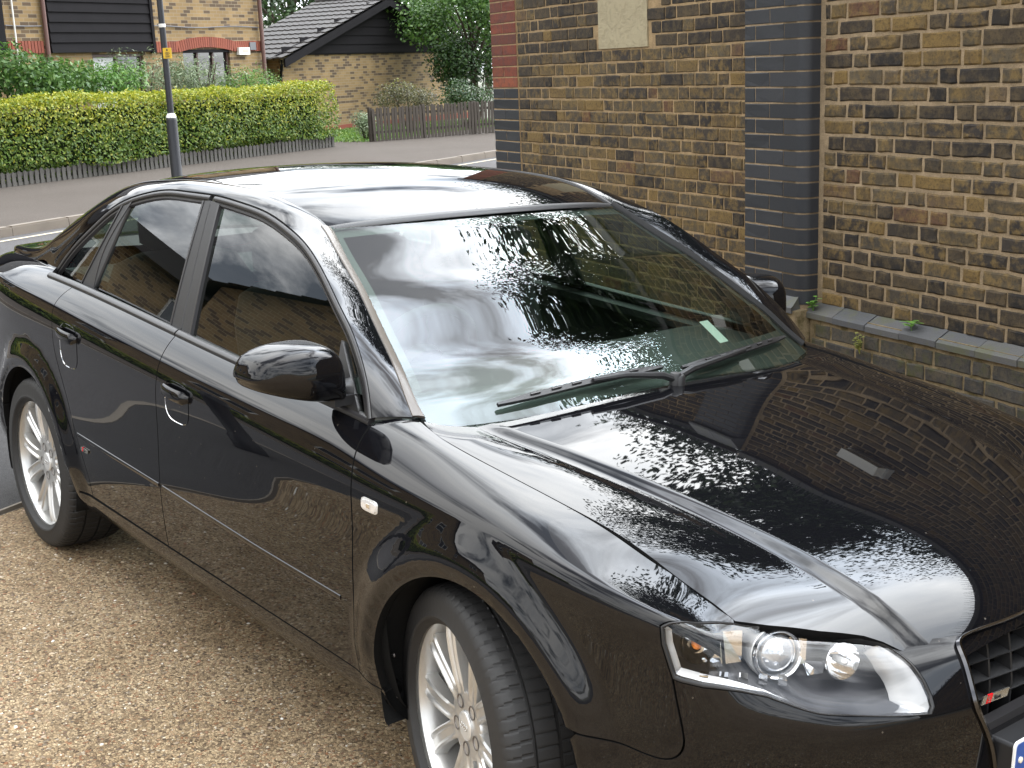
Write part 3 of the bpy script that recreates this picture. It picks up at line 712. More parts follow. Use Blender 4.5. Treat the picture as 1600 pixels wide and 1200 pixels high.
# ---- side repeaters
LENSW = simple('clear_lens', (.72, .70, .68), .08, .35)
for s in (R_, L_):
    uu = np.array([(.033 * math.copysign(abs(math.cos(a)) ** .45, math.cos(a)) - .356, .0155 * math.copysign(abs(math.sin(a)) ** .45, math.sin(a)) + .569) for a in np.linspace(0, 2 * math.pi, 28, endpoint=False)])
    rp = empty('side_repeater', parent=car)
    trim('repeater_lens', S1, uu, LENSW, rp, s, gap=.004, off=.0055, depth=.006, step=.01, bstep=.006)
    trim('repeater_rim', S1, uu, SILVSAT, rp, s, gap=-.0005, off=.0022, depth=.004, step=.01, bstep=.006)
    bl = MB(); q = S1(-.352, .570)[0]
    bl.box(place(q + np.array([0, .0065, 0]), s), (.007, .002, .005)).build('repeater_bulb', CHROME, rp)
# ---- door mirrors
for s in (R_, L_):
    mr = empty('door_mirror', parent=car)
    if s == L_:      # folded back against the window
        mr.matrix_local = Matrix.Translation((-.60, .80, 0)) @ Matrix.Rotation(math.radians(62), 4, 'Z') @ Matrix.Translation((.60, -.80, 0))
    # outline in (Y, z) seen from ahead, domed forward
    oy = [(1.055, 1.020), (1.062, 1.033), (1.050, 1.062), (1.030, 1.080), (.985, 1.096), (.920, 1.104), (.860, 1.100), (.824, 1.084), (.806, 1.056), (.798, 1.010), (.797, .962), (.815, .955), (.86, .958), (.945, .973), (1.01, .990), (1.045, 1.004)]
    p = np.array(oy); p[:, 0] = .915 + (p[:, 0] - .925) * .87; p = NS(np.arange(len(oy) + 1), np.concatenate([p, p[:1]]))(np.linspace(0, len(oy), 64, endpoint=False)); c = np.array([.915, 1.028])
    V = []; F = []; rings = [(-.014, .93), (-.008, .985), (.004, 1.0), (.035, .998), (.060, .985), (.080, .955), (.094, .90), (.104, .81), (.112, .64), (.117, .42), (.120, .20), (.121, .03)]
    for dx, k in rings:
        for y, z in p:
            yy = c[0] + (y - c[0]) * (k if y > c[0] else k ** .35); zz = c[1] + (z - c[1]) * k
            V.append((-.665 + dx - .30 * max(0, yy - .9) - .0, yy * s, zz))
    m = len(p)
    for j in range(len(rings) - 1):
        for i in range(m): F.append((j * m + i, j * m + (i + 1) % m, (j + 1) * m + (i + 1) % m, (j + 1) * m + i))
    F.append([(len(rings) - 1) * m + i for i in range(m)])
    o = mk('mirror_housing', V, F, PAINT, mr); recalc(o); auto_smooth(o, 70)
    V2 = [v for v in V[:m]]; o = mk('mirror_glass', [(v[0] + .004, c[0] * s + (v[1] - c[0] * s) * .96, c[1] + (v[2] - c[1]) * .96) for v in V2], [list(range(m))], CHROME, mr)
    o = mk('mirror_back_rim', [(v[0] + .001, v[1], v[2]) for v in V2], [list(range(m))], PLAST, mr)
    # foot joining the sail
    b = MB().tube([(-.595, .835 * s, .985), (-.610, .800 * s, .975), (-.605, .775 * s, .972)], [.030, .026, .034], 12)
    b.box((-.602, .805 * s, .960), (.035, .035, .012)); auto_smooth(b.build('mirror_foot', PLAST, mr), 45)
# ---- headlights: clear lens over a bucket with reflectors
BEZ = simple('lamp_bezel', (.36, .36, .36), .30, .7)
DCHR = simple('dark_chrome', (.10, .10, .105), .14, 1)
HOUSE = simple('lamp_housing', (.05, .05, .055), .3, .3)
AMBER = simple('amber_bulb', (.85, .25, .03), .2)
LENSG = NT('projector_lens').set(Base_Color=(.55, .57, .60, 1), Roughness=.02, Metallic=.55).m
for s in (R_, L_):
    hl = empty('headlight', parent=car)
    lo_ = dens(LAMP, .012)
    trim('lamp_lens', S1, LAMP, GLASS_LENS, hl, s, gap=.0025, depth=.0, step=.02, off=-.001)
    # rubber surround
    band('lamp_seal', S1, lo_, [(.0005, -.012), (.0005, .001), (.0035, .0015), (.0065, -.001), (.0065, -.012)] if area2(lo_) > 0 else [(-.0005, -.012), (-.0005, .001), (-.0035, .0015), (-.0065, -.001), (-.0065, -.012)], PLAST, hl, s, closed=True)
    # bucket: walls going straight back from the outline, closed by a dark floor
    l = shrink(lo_, .006); P = S1(l[:, 0], l[:, 1]); N = fnorm(S1, l[:, 0], l[:, 1]); N = np.where(N[:, 0:1] < 0, -N, N)
    n = len(l); c = P.mean(0); Q = P - np.array([.085, .045, .0]); Q = c - np.array([.085, .045, 0]) + (Q - (c - np.array([.085, .045, 0]))) * .93
    V = np.concatenate([place(P - N * .004, s), place(Q, s)])
    o = mk('lamp_bucket', V, [(i, (i + 1) % n, n + (i + 1) % n, n + i) for i in range(n)] + [[n + i for i in range(n)]], HOUSE, hl); auto_smooth(recalc(o), 50)
    # bright satin band along the lower edge and round the inner end
    ob = shrink(lo_, .007); ib = shrink(lo_, .017)
    wide = np.clip((ob[:, 0] - .93) / .10, 0, 1) ** 1.3
    ctr = np.array([.80, .71]); ib = ib + (ctr - ib) * (wide * .19)[:, None]
    keep = [i for i in range(n) if ob[i, 1] < .60 or ob[i, 0] > .985 or ob[i, 0] < .538]
    Po = S1(ob[:, 0], ob[:, 1]); Pi = S1(ib[:, 0], ib[:, 1]); No = fnorm(S1, ob[:, 0], ob[:, 1]); No = np.where(No[:, 0:1] < 0, -No, No)
    Po = Po - No * .007; Pm = (Po + Pi - No * .012) / 2 - No * .004; Pi = Pi - No * (.016 + .030 * wide)[:, None]
    V = np.concatenate([place(Po, s), place(Pm, s), place(Pi, s)]); F = []
    for i in keep:
        j = (i + 1) % n
        F += [(i, j, n + j, n + i), (n + i, n + j, 2 * n + j, 2 * n + i)]
    o = mk('lamp_bezel', V, F, BEZ, hl, smooth=True)
    def bowl(name, c, r, dep, mat, ax, prof=None, m=36):
        Mx = Matrix.Translation(tuple(place(c, s))) @ Vector((ax[0], ax[1] * s, ax[2])).to_track_quat('Z', 'Y').to_matrix().to_4x4()
        prof = prof or [(r * 1.04, .0), (r, .002), (r * .95, -.25 * dep), (r * .8, -.6 * dep), (r * .5, -.9 * dep), (.0001, -dep)]
        o = MB().lathe(prof, m, Mx).build(name, mat, hl); return auto_smooth(o, 60)
    ax = (.88, .42, .12)
    # projector
    pc = np.array([.618, .598, .668])
    bowl('projector_ring', pc, .044, .02, CHROME, ax, [(.050, -.030), (.050, .004), (.047, .008), (.043, .006), (.041, -.004), (.040, -.03)])
    bowl('projector_shroud', pc, .05, .02, SILVSAT, ax, [(.054, -.05), (.0535, -.004), (.051, -.002), (.050, -.01)])
    bowl('projector_lens', pc, .04, .02, LENSG, ax, [(.040, -.018), (.038, -.006), (.031, .004), (.021, .010), (.010, .013), (.0001, .014)])
    # indicator at the outer end
    ic = np.array([.548, .742, .700]); bowl('indicator_reflector', ic, .034, .045, CHROME, (.80, .58, .15))
    bowl('indicator_bulb', ic + np.array([-.008, -.006, -.002]), .008, .01, AMBER, (.80, .58, .15), [(.009, -.012), (.0095, .0), (.007, .007), (.0001, .010)], 16)
    # main beam near the inner end, with ribbed reflectors
    mc = np.array([.690, .492, .650]); bowl('main_beam_reflector', mc, .036, .05, CHROME, (.93, .30, .15))
    bowl('main_beam_bulb', mc + np.array([.004, .002, 0]), .008, .01, SILVSAT, (.93, .3, .15), [(.007, -.03), (.0075, .0), (.005, .006), (.0001, .008)], 16)
    # facetted chrome plates between the lamps
    fb = MB()
    for (y0, y1, x0, z0, z1, ti) in ((.655, .685, .580, .655, .718, .25), (.690, .712, .565, .650, .715, -.2), (.54, .565, .640, .640, .700, .3), (.505, .535, .655, .615, .640, .5)):
        fb.add([place((x0, y0, z0), s), place((x0 - .012, y1, z0), s), place((x0 - .018 - ti * .02, y1, z1), s), place((x0 - .006 + ti * .02, y0, z1), s)], [(0, 1, 2, 3)])
        fb.build('lamp_facet', CHROME, hl); fb = MB()
    # lower light strip blocks
    for k in range(5):
        y = .745 - k * .032; x = .575 + k * .020; z = .648 - k * .004
        MB().box(place((x - .006, y, z), s), (.008, .010, .006), Matrix.Rotation(math.radians(40 * -s), 3, 'Z')).build('lamp_facet', CHROME, hl)
# ---- grille
gr = empty('front_grille', parent=car)
def S1s(u, w, sg):
    p = S1(np.atleast_1d(u), np.atleast_1d(w)); p = p.copy(); p[:, 1] *= sg; return p
GRI = np.array([(1.148, .70), (1.149, .77), (1.157, .815), (1.176, .845), (1.20, .858), (1.30, .862)])
ring = np.concatenate([[(1.245, .15), (1.205, .35), (1.165, .50), (1.15, .60)], GRI, [(1.478, .862)]])
for s in (R_, L_):
    # chrome frame, bright at the upper corner
    cc = curve(ring, step=.012)
    band('grille_frame', S1, cc, [(-.004, -.006), (-.002, .006), (.004, .009), (.010, .006), (.012, -.010)], DCHR, gr, s, (1, .3, .2))
# mesh of the grille: egg-crate bars set back
ZT, ZB = .675, .300
for k in range(9):
    z = .655 - k * .0395
    if abs(z - .505) < .028: continue
    hw = float(np.interp(z, [.30, .50, .66], [.225, .272, .285]))
    ys = np.linspace(-hw, hw, 15); V = []; F = []
    for y in ys:
        x = .838 - .35 * y * y + (0 if z < .58 else -.22 * (z - .58))
        V += [(x - .035, y, z - .004), (x, y, z - .003), (x + .004, y, z + .002), (x - .035, y, z + .010)]
    F = [(i * 4 + j, (i + 1) * 4 + j, (i + 1) * 4 + (j + 1) % 4, i * 4 + (j + 1) % 4) for i in range(14) for j in range(4)] + [(0, 1, 2, 3), (59, 58, 57, 56)]
    mk('grille_bar', V, F, PLAST, gr)
for k in range(-4, 5):
    y = k * .066
    V = []
    for z in np.linspace(.665 if abs(y) < .24 else .65, .30 if abs(y) < .2 else .46, 8):
        x = .838 - .35 * y * y + (0 if z < .58 else -.22 * (z - .58))
        V += [(x - .035, y - .003, z), (x + .002, y - .003, z), (x + .002, y + .003, z), (x - .035, y + .003, z)]
    mk('grille_upright', V, [(i * 4 + j, (i + 1) * 4 + j, (i + 1) * 4 + (j + 1) % 4, i * 4 + (j + 1) % 4) for i in range(7) for j in range(4)] + [(0, 1, 2, 3), (31, 30, 29, 28)], PLAST, gr)
MB().box((.76, 0, .48), (.01, .33, .20)).build('grille_backing', DARK, gr)
MB().box((.855, 0, .508), (.012, .285, .009)).build('plate_bar', SATIN, gr)
MB().box((.862, 0, .442), (.006, .278, .058)).build('plate_panel', GLOSSB, gr)
# ---- number plate: white with a blue band at the end
PLW = simple('plate_white', (.78, .78, .76), .35); PLB = simple('plate_blue', (.012, .07, .30), .3)
npl = empty('number_plate', parent=car)
def roundrect(hx, hz, r, n=6):
    out = []
    for cx, cz, a0 in ((hx - r, hz - r, 0), (-hx + r, hz - r, 90), (-hx + r, -hz + r, 180), (hx - r, -hz + r, 270)):
        for k in range(n + 1): a = math.radians(a0 + 90 * k / n); out.append((cx + r * math.cos(a), cz + r * math.sin(a)))
    return out
def slab(name, pts, x0, x1, yc, zc, mat, par):
    n = len(pts); V = [(x0, yc + y, zc + z) for y, z in pts] + [(x1, yc + y, zc + z) for y, z in pts]
    o = mk(name, V, [list(range(n))[::-1], [n + i for i in range(n)]] + [(i, (i + 1) % n, n + (i + 1) % n, n + i) for i in range(n)], mat, par); return recalc(o)
slab('plate_base', roundrect(.255, .0555, .011), .9185, .9225, .0, .440, PLW, npl)
slab('plate_plinth', roundrect(.25, .048, .008), .868, .9185, .0, .440, PLAST, npl)
slab('plate_band', roundrect(.020, .0505, .008),   .9225, .9231, -.229, .440, PLB, npl)
for k in range(12):
    a = 2 * math.pi * k / 12; slab('plate_star', [(.0014 * math.cos(q), .0014 * math.sin(q)) for q in np.linspace(0, 2 * math.pi, 6)[:-1]], .9231, .9234, -.229 + .0115 * math.cos(a), .421 + .0115 * math.sin(a), PLW, npl)
o = MB().lathe([(.0065, .0), (.006, .003), (.003, .0042), (.0001, .0045)], 18, Matrix.Translation((.9231, -.2335, .455)) @ Matrix.Rotation(math.radians(90), 4, 'Y')).build('plate_screw', simple('screw_cap', (.72, .68, .55), .4), npl); auto_smooth(o, 50)
# ---- badges: a red slash block and a bright plate with small lettering
RED = simple('badge_red', (.55, .01, .015), .25); BSIL = simple('badge_metal', (.45, .44, .40), .25, .9)
def badge(parent, o, ex, ey, en, L, h):
    o, ex, ey, en = map(Vector, (o, ex, ey, en))
    def pl(a0, a1, mat, nm, d):
        sl = h * .35
        V = [o + ex * (aa + (sl if k else 0)) + ey * (h * (1 if k else 0) - h / 2) + en * dd for dd in (0, d) for (aa, k) in ((a0, 0), (a1, 0), (a1, 1), (a0, 1))]
        mk(nm, [tuple(v) for v in V], [(0, 3, 2, 1), (4, 5, 6, 7), (0, 1, 5, 4), (1, 2, 6, 5), (2, 3, 7, 6), (3, 0, 4, 7)], mat, parent)
    pl(0, L * .16, BSIL, 'badge_plate', .003); pl(L * .17, L * .36, RED, 'badge_block', .0034); pl(L * .37, L, BSIL, 'badge_plate', .003)
    for txt, a0, sz, mt in (('S', L * .20, h * .95, BSIL), ('line', L * .46, h * .85, PLAST)):
        cu = bpy.data.curves.new('badge_lettering', 'FONT'); cu.body = txt; cu.size = sz; cu.extrude = .0003
        ob = bpy.data.objects.new('badge_lettering', cu); COL.objects.link(ob)
        dg = bpy.context.evaluated_depsgraph_get(); me = bpy.data.meshes.new_from_object(ob.evaluated_get(dg)); bpy.data.objects.remove(ob)
        me.materials.clear(); me.materials.append(mt); ob = bpy.data.objects.new('badge_lettering', me); COL.objects.link(ob); ob.parent = parent
        q = o + ex * (a0 + h * .12) - ey * h * .33 + en * .0038
        ob.matrix_local = Matrix(((ex[0], ey[0], en[0], q[0]), (ex[1], ey[1], en[1], q[1]), (ex[2], ey[2], en[2], q[2]), (0, 0, 0, 1)))
bg1 = empty('grille_badge', parent=car); badge(bg1, (.846, -.262, .556), (.10, .995, 0), (0, 0, 1), (.995, -.10, 0), .078, .017)
q = S1(-2.165, .293)[0]
bg2 = empty('door_badge', parent=car); badge(bg2, (q[0] - .0, -q[1] - .002, q[2]), (1, 0, -.015), (0, 0, 1), (0, -1, 0), .060, .013)
# ---- wipers
def wpt(a, q, h):
    P = wscr(a, q); N = fnorm(wscr, np.array([a]), np.array([q])); N = np.where(N[:, 2:3] < 0, -N, N); return Vector(tuple((P + N * h)[0]))
def wiper(pts, arm, name='wiper'):
    w = empty(name, parent=car)
    A = curve(np.array(pts), n=26); B = MB(); V = []; F = []
    for i, (a, q) in enumerate(A):
        p = wpt(a, q, .010); t = (wpt(*A[min(i + 1, 25)], .01) - wpt(*A[max(i - 1, 0)], .01)).normalized(); n = (wpt(a, q, .03) - p).normalized(); b = t.cross(n)
        k = .5 + .5 * min(1, 6 * min(i, 25 - i) / 25)
        V += [p + b * .007 * k - n * .004, p + b * .008 * k + n * .006, p - b * .006 * k + n * .011 * k, p - b * .009 * k - n * .002]
    F = [(i * 4 + j, (i + 1) * 4 + j, (i + 1) * 4 + (j + 1) % 4, i * 4 + (j + 1) % 4) for i in range(25) for j in range(4)] + [(0, 1, 2, 3), (103, 102, 101, 100)]
    mk('wiper_blade', V, F, PLAST, w)
    for k in (5, 8, 11, 14, 17, 20):          # bridge clips
        a, q = A[k]; p = wpt(a, q, .020); t = (wpt(*A[k + 1], .020) - p).normalized()
        MB().box(tuple(p), (.014, .003, .002), t.to_track_quat('X', 'Z').to_matrix()).build('wiper_clip', SATIN, w)
    b = MB(); P = [wpt(a, q, h) for a, q, h in arm]
    b.tube(P, [.009, .010, .008, .006, .005][:len(P)] if len(P) <= 5 else .01, 8); auto_smooth(b.build('wiper_arm', PLAST, w), 40)
    p = P[0]; auto_smooth(MB().lathe([(.017, -.02), (.017, .010), (.013, .016), (.0001, .017)], 16, Matrix.Translation(p)).build('wiper_pivot', PLAST, w), 40)
wiper([(1.0, -.735), (.978, -.56), (.960, -.40), (.948, -.22), (.942, .01)], [(1.02, .03, .01), (.995, -.04, .022), (.968, -.20, .026), (.962, -.34, .022)])
wiper([(.962, .10), (.958, .30), (.950, .50), (.945, .70), (.943, .88)], [(1.01, .02, .012), (.994, .12, .024), (.975, .34, .026), (.957, .50, .022)])
# ---- cabin
cb = car
MB().box((-1.35, 0, .36), (1.15, .74, .02)).build('cabin_floor', DASH, cb)
V = []; F = []
for i, (x, z) in enumerate(((-.33, .885), (-.42, .905), (-.60, .935), (-.78, .940), (-.90, .915), (-.95, .86), (-.93, .70), (-.80, .55))):
    for j, y in enumerate(np.linspace(-.70, .70, 15)):
        bump_ = .030 * math.exp(-((y + .36) / .20) ** 2) * (1 if 2 <= i <= 4 else 0)
        xx = x + .13 * (1 - (y / .7) ** 2) * (1 if i < 2 else .2); V.append((xx, y, z + bump_))
for i in range(7):
    for j in range(14): F.append((i * 15 + j, i * 15 + j + 1, (i + 1) * 15 + j + 1, (i + 1) * 15 + j))
auto_smooth(mk('dashboard', V, F, DASH, cb), 60)
def seat(x, y, w=.24, rear=False):
    st = empty('seat', parent=car)
    def pad(name, pts, hw, th):
        V = []; F = []; n = len(pts); m = 12
        for i, (px, pz, k) in enumerate(pts):
            a = pts[min(i + 1, n - 1)]; b_ = pts[max(i - 1, 0)]; d = Vector((a[0] - b_[0], 0, a[1] - b_[1])).normalized(); nn = Vector((-d.z, 0, d.x))
            for j in range(m):
                q = 2 * math.pi * j / m; cx = math.copysign(abs(math.cos(q)) ** .5, math.cos(q)); sx = math.copysign(abs(math.sin(q)) ** .6, math.sin(q))
                V.append(Vector((px, y + hw * k * cx, pz)) + nn * th * sx * (.4 + .6 * k))
        F = [(i * m + j, i * m + (j + 1) % m, (i + 1) * m + (j + 1) % m, (i + 1) * m + j) for i in range(n - 1) for j in range(m)] + [list(range(m)), [(n - 1) * m + j for j in range(m)][::-1]]
        o = mk(name, V, F, FABRIC, st); recalc(o); auto_smooth(o, 60)
    pad('seat_base', [(x + .50, .50, .8), (x + .45, .53, 1), (x + .2, .52, 1), (x + .02, .50, 1), (x - .03, .49, .8)], w, .08)
    pad('seat_back', [(x - .02, .52, .85), (x - .03, .60, 1), (x - .09, .80, 1), (x - .15, .98, .95), (x - .18, 1.06, .8), (x - .19, 1.09, .5)], w, .07)
    if not rear or abs(y) > .1:
        pad('headrest', [(x - .19, 1.10, .7), (x - .19, 1.13, 1), (x - .20, 1.20, 1), (x - .21, 1.25, .9), (x - .215, 1.265, .6)], .13, .05)
for y in (-.36, .36): seat(-1.42, y)
for y in (-.38, .38): seat(-2.25, y, .30, True)
# steering wheel on the right-hand side
sw = empty('steering_wheel', parent=car); Ms = Matrix.Translation((-.905, -.36, .93)) @ Matrix.Rotation(math.radians(-66), 4, 'Y')
o = MB().lathe([(.185 + .015 * math.cos(q), .017 * math.sin(q)) for q in np.linspace(0, 2 * math.pi, 12, endpoint=False)], 44, Ms, close=True).build('steering_rim', FABRIC, sw); auto_smooth(o, 60)
MB().box((0, 0, 0), (.16, .022, .008), None).build('steering_spokes', DASH, sw).matrix_local = Ms @ Matrix.Rotation(math.radians(90), 4, 'Z')
o = MB().lathe([(.07, -.03), (.07, .0), (.055, .022), (.0001, .028)], 24, Ms).build('steering_boss', DASH, sw); auto_smooth(o, 50)
# inside mirror on its stalk, roof lining, parcel tray, tax disc holder
im = empty('interior_mirror', parent=car)
V = []
pm = roundrect(.125, .036, .028, 5)
slab('mirror_shell', pm, -1.03, -.995, 0, 1.235, DASH, im)
MB().tube([(-1.0, 0, 1.25), (-.965, 0, 1.285), (-.955, 0, 1.300)], .014, 8).build('mirror_stalk', DASH, im)
def lin(a, q): return roof(a, q) - np.array([0, 0, .035])
gridsurf('roof_lining', lin, np.linspace(0.02, .98, 12), np.linspace(-.95, .95, 12), LINING, car, None, (0, 0, -1))
MB().box((-2.72, 0, .97), (.26, .60, .012)).build('parcel_shelf', FABRIC, car)
for s in (R_, L_):
    # inside faces of the pillars and rails, and the door cards
    gridsurf('pillar_lining', cant, np.linspace(TT[5], tA, 60), np.linspace(.02, .95, 5), LINING, car, s, (0, -1, -1), off=.016)
    gridsurf('door_card', S1, np.linspace(-2.3, -.42, 20), np.linspace(.12, .735, 8), DASH, car, s, (0, -1, 0), off=.055)
    MB().box((-1.36, .755 * s, .930), (.86, .03, .012), Matrix.Rotation(math.radians(-2.8 * -1), 3, 'Y')).build('door_top_trim', DASH, car)
V = [tuple(wpt(a_, q_, -.02)) for a_, q_ in ((.74, .50), (.74, .565), (.86, .565), (.86, .50))]
mk('paper_permit', V, [(0, 1, 2, 3)], simple('paper', (.42, .44, .42), .6), car)
# ================================================================== GROUND, STREET
SD = np.array([-.395, .9187]); PD = np.array([-.9187, -.395])      # along the street, across it (away from the forecourt)
def st(p, s, z=0.): return (PD[0] * p + SD[0] * s, PD[1] * p + SD[1] * s, z)
def gz(x, y):
    """gentle fall of the forecourt towards the wall, levelling out at the street"""
    p = PD[0] * x + PD[1] * y
    k = 1 - sm((np.asarray(p) - 3.0) / 3.0); far = 1 - sm((np.hypot(x, y) - 6) / 8)
    return (-.0255 * np.asarray(x) - .0362 * np.asarray(y)) * k * far + .03 * (1 - k)
P_GR, P_KN, P_KF, P_HG = 3.19, 5.45, 12.07, 16.75
def sheet(name, ps, ss, dz, mat, kind='structure', noise=0.):
    V = []; F = []
    for p in ps:
        for s_ in ss:
            x, y, _ = st(p, s_); V.append((x, y, float(gz(x, y)) + (dz(p, s_) if callable(dz) else dz)))
    b = len(ss)
    F = [(i * b + j, i * b + j + 1, (i + 1) * b + j + 1, (i + 1) * b + j) for i in range(len(ps) - 1) for j in range(b - 1)]
    o = mk(name, V, F, mat, smooth=True)
    if o.data.polygons[0].normal.z < 0: o.data.flip_normals()
    return tag(o, kind=kind) if kind else o
# exposed-aggregate forecourt
t = NT('gravel'); v = t.obj()
vo = t.node('ShaderNodeTexVoronoi', {'Vector': v, 'Scale': 125., 'Randomness': 1.}, feature='F1'); vd = t.node('ShaderNodeTexVoronoi', {'Vector': v, 'Scale': 125., 'Randomness': 1.}, feature='DISTANCE_TO_EDGE')
vo2 = t.node('ShaderNodeTexVoronoi', {'Vector': v, 'Scale': 48., 'Randomness': 1.}, feature='F1')
sp = t.node('ShaderNodeSeparateColor', {0: vo.outputs['Color']})
stone = t.ramp(sp.outputs[0], [(0, (.07, .05, .035)), (.14, (.22, .165, .105)), (.34, (.36, .28, .18)), (.52, (.44, .355, .235)), (.64, (.16, .12, .08)), (.80, (.52, .43, .29)), (.90, (.25, .13, .07)), (.95, (.12, .10, .085)), (1., (.68, .62, .50))])
big = t.noise(v, 1.3, 5, .6); med = t.noise(v, 9., 5, .6); fine = t.noise(v, 420., 3, .6)
edge = t.ramp(vd.outputs['Distance'], [(0, 0.), (.10, 1.)])
c = t.mix(edge, (.235, .185, .125), stone)
sel = t.ramp(t.node('ShaderNodeSeparateColor', {0: vo2.outputs['Color']}).outputs[1], [(.86, 0.), (.90, 1.)]); inn = t.ramp(vo2.outputs['Distance'], [(.30, 1.), (.38, 0.)])
c = t.mix(t.math('MULTIPLY', sel, inn), c, t.ramp(t.node('ShaderNodeSeparateColor', {0: vo2.outputs['Color']}).outputs[0], [(0, (.16, .12, .09)), (.4, (.42, .35, .26)), (.7, (.30, .16, .09)), (1, (.56, .50, .42))]))
c = t.mix(t.math('MULTIPLY', t.ramp(big.outputs['Fac'], [(.38, 0.), (.68, 1.)]), .45), c, (.40, .33, .235), 'MULTIPLY') if False else t.mix(t.ramp(big.outputs['Fac'], [(.35, 0.), (.65, .55)]), c, (.62, .55, .46), 'MULTIPLY')
c = t.mix(t.ramp(med.outputs['Fac'], [(.45, 0.), (.75, .5)]), c, (.45, .38, .30), 'MULTIPLY')
c = t.mix(.35, c, fine.outputs['Fac'], 'OVERLAY'); c = t.mix(1., c, (.98, .93, .86), 'MULTIPLY')
t.set(Base_Color=c, Roughness=.82, Specular_IOR_Level=.25)
hh = t.math('ADD', t.math('MULTIPLY', edge, .7), t.math('MULTIPLY', t.math('MULTIPLY', sel, inn), 1.2)); hh = t.math('ADD', hh, t.math('MULTIPLY', fine.outputs['Fac'], .3))
t.bump(hh, .8, .006); GRAVEL = t.m
def asphalt(name, base, sc=260., crack=0.):
    t = NT(name); v = t.obj(); vo = t.node('ShaderNodeTexVoronoi', {'Vector': v, 'Scale': sc}, feature='F1'); n = t.noise(v, .7, 6, .6); n2 = t.noise(v, 60., 3)
    g_ = t.node('ShaderNodeSeparateColor', {0: vo.outputs['Color']}).outputs[0]
    c = t.mix(g_, [x * .72 for x in base], [x * 1.35 for x in base]); c = t.mix(t.ramp(n.outputs['Fac'], [(.3, 0.), (.7, .6)]), c, (.80, .78, .76), 'MULTIPLY')
    t.set(Base_Color=c, Roughness=.95, Specular_IOR_Level=.08); t.bump(t.math('ADD', vo.outputs['Distance'], n2.outputs['Fac']), .35, .004); return t.m
ROAD = asphalt('road_asphalt', (.085, .082, .082)); FOOT = asphalt('footway_asphalt', (.055, .054, .054), 300.); FARF = asphalt('far_footway', (.080, .069, .060), 300.)
KERB = simple('kerb_concrete', (.17, .145, .115), .85, var=(3., .25), bump=(120, .4, .004)); KFACE = simple('kerb_old', (.15, .125, .10), .9, var=(2., .3), bump=(60, .4, .006))
ar = lambda a, b, d: np.unique(np.concatenate([np.arange(a, b, d), [b]]))
sx = np.unique(np.concatenate([ar(-60, -8, 4.), ar(-8, 10, .25), ar(10, 60, 4.)]))
sheet('forecourt', np.unique(np.concatenate([ar(-30, -6, 3.), ar(-6, P_GR, .25)])), sx, .0, GRAVEL)
sheet('near_footway', ar(P_GR, P_KN - .13, .2), sx, -.006, FOOT)
sheet('road', ar(P_KN - .02, P_KF + .02, .4), sx, lambda p, s_: -.035 + .02 * math.sin(math.pi * (p - P_KN) / (P_KF - P_KN)), ROAD)
sheet('far_footway', ar(P_KF + .14, P_HG + .25, .3), sx, lambda p, s_: .075 + .012 * (p - P_KF), FARF)
tag(mk('ground', [(-400, -400, -.12), (400, -400, -.12), (400, 400, -.12), (-400, 400, -.12)], [(0, 1, 2, 3)], simple('far_ground', (.12, .12, .09), .9)), kind='structure')
# kerb stones: separate blocks laid end to end
def kerb_run(name, p0, w, z_of, s0, s1, L, mat, label=None, h=.30):
    k = tag(empty(name), kind='structure')
    n = int((s1 - s0) / L); me = None
    b = MB(); bm_ = bmesh.new(); bmesh.ops.create_cube(bm_, size=1)
    for v_ in bm_.verts: v_.co = Vector((v_.co.x * w, v_.co.y * (L - .008), v_.co.z * h))
    bmesh.ops.bevel(bm_, geom=[e_ for e_ in bm_.edges if all(x.co.z > 0 for x in e_.verts)], offset=.018, segments=2, affect='EDGES')
    me = bpy.data.meshes.new('kerb_stone'); bm_.to_mesh(me); bm_.free(); me.materials.append(mat)
    ang = math.atan2(SD[1], SD[0]) - math.pi / 2
    for i in range(n):
        s_ = s0 + (i + .5) * L; x, y, _ = st(p0, s_); o = bpy.data.objects.new('kerb_stone', me); COL.objects.link(o); o.parent = k
        o.location = (x, y, float(gz(x, y)) + z_of(s_) - h / 2 + rnd.uniform(-.003, .003)); o.rotation_euler = (rnd.uniform(-.004, .004), 0, ang + rnd.uniform(-.004, .004))
    return k
kerb_run('near_kerb', P_KN - .075, .15, lambda s_: .0, -14, 14, .915, KERB)
kerb_run('far_kerb', P_KF + .07, .15, lambda s_: .085, -20, 34, .915, KFACE)
kerb_run('forecourt_edging', P_GR + .025, .05, lambda s_: .012, -12, 6.3, .915, KERB)
YEL = simple('faded_paint', (.38, .33, .24), .8, var=(9., .4)); WHI = simple('worn_white_paint', (.42, .40, .38), .8, var=(12., .35))
sheet('edge_line', [P_KF - .42, P_KF - .32], sx, lambda p, s_: -.0295 + .02 * math.sin(math.pi * (p - P_KN) / (P_KF - P_KN)), YEL)
sheet('road_marking', [8.30, 8.38], ar(2., 9.0, .5), lambda p, s_: -.0285 + .02 * math.sin(math.pi * (p - P_KN) / (P_KF - P_KN)), WHI)
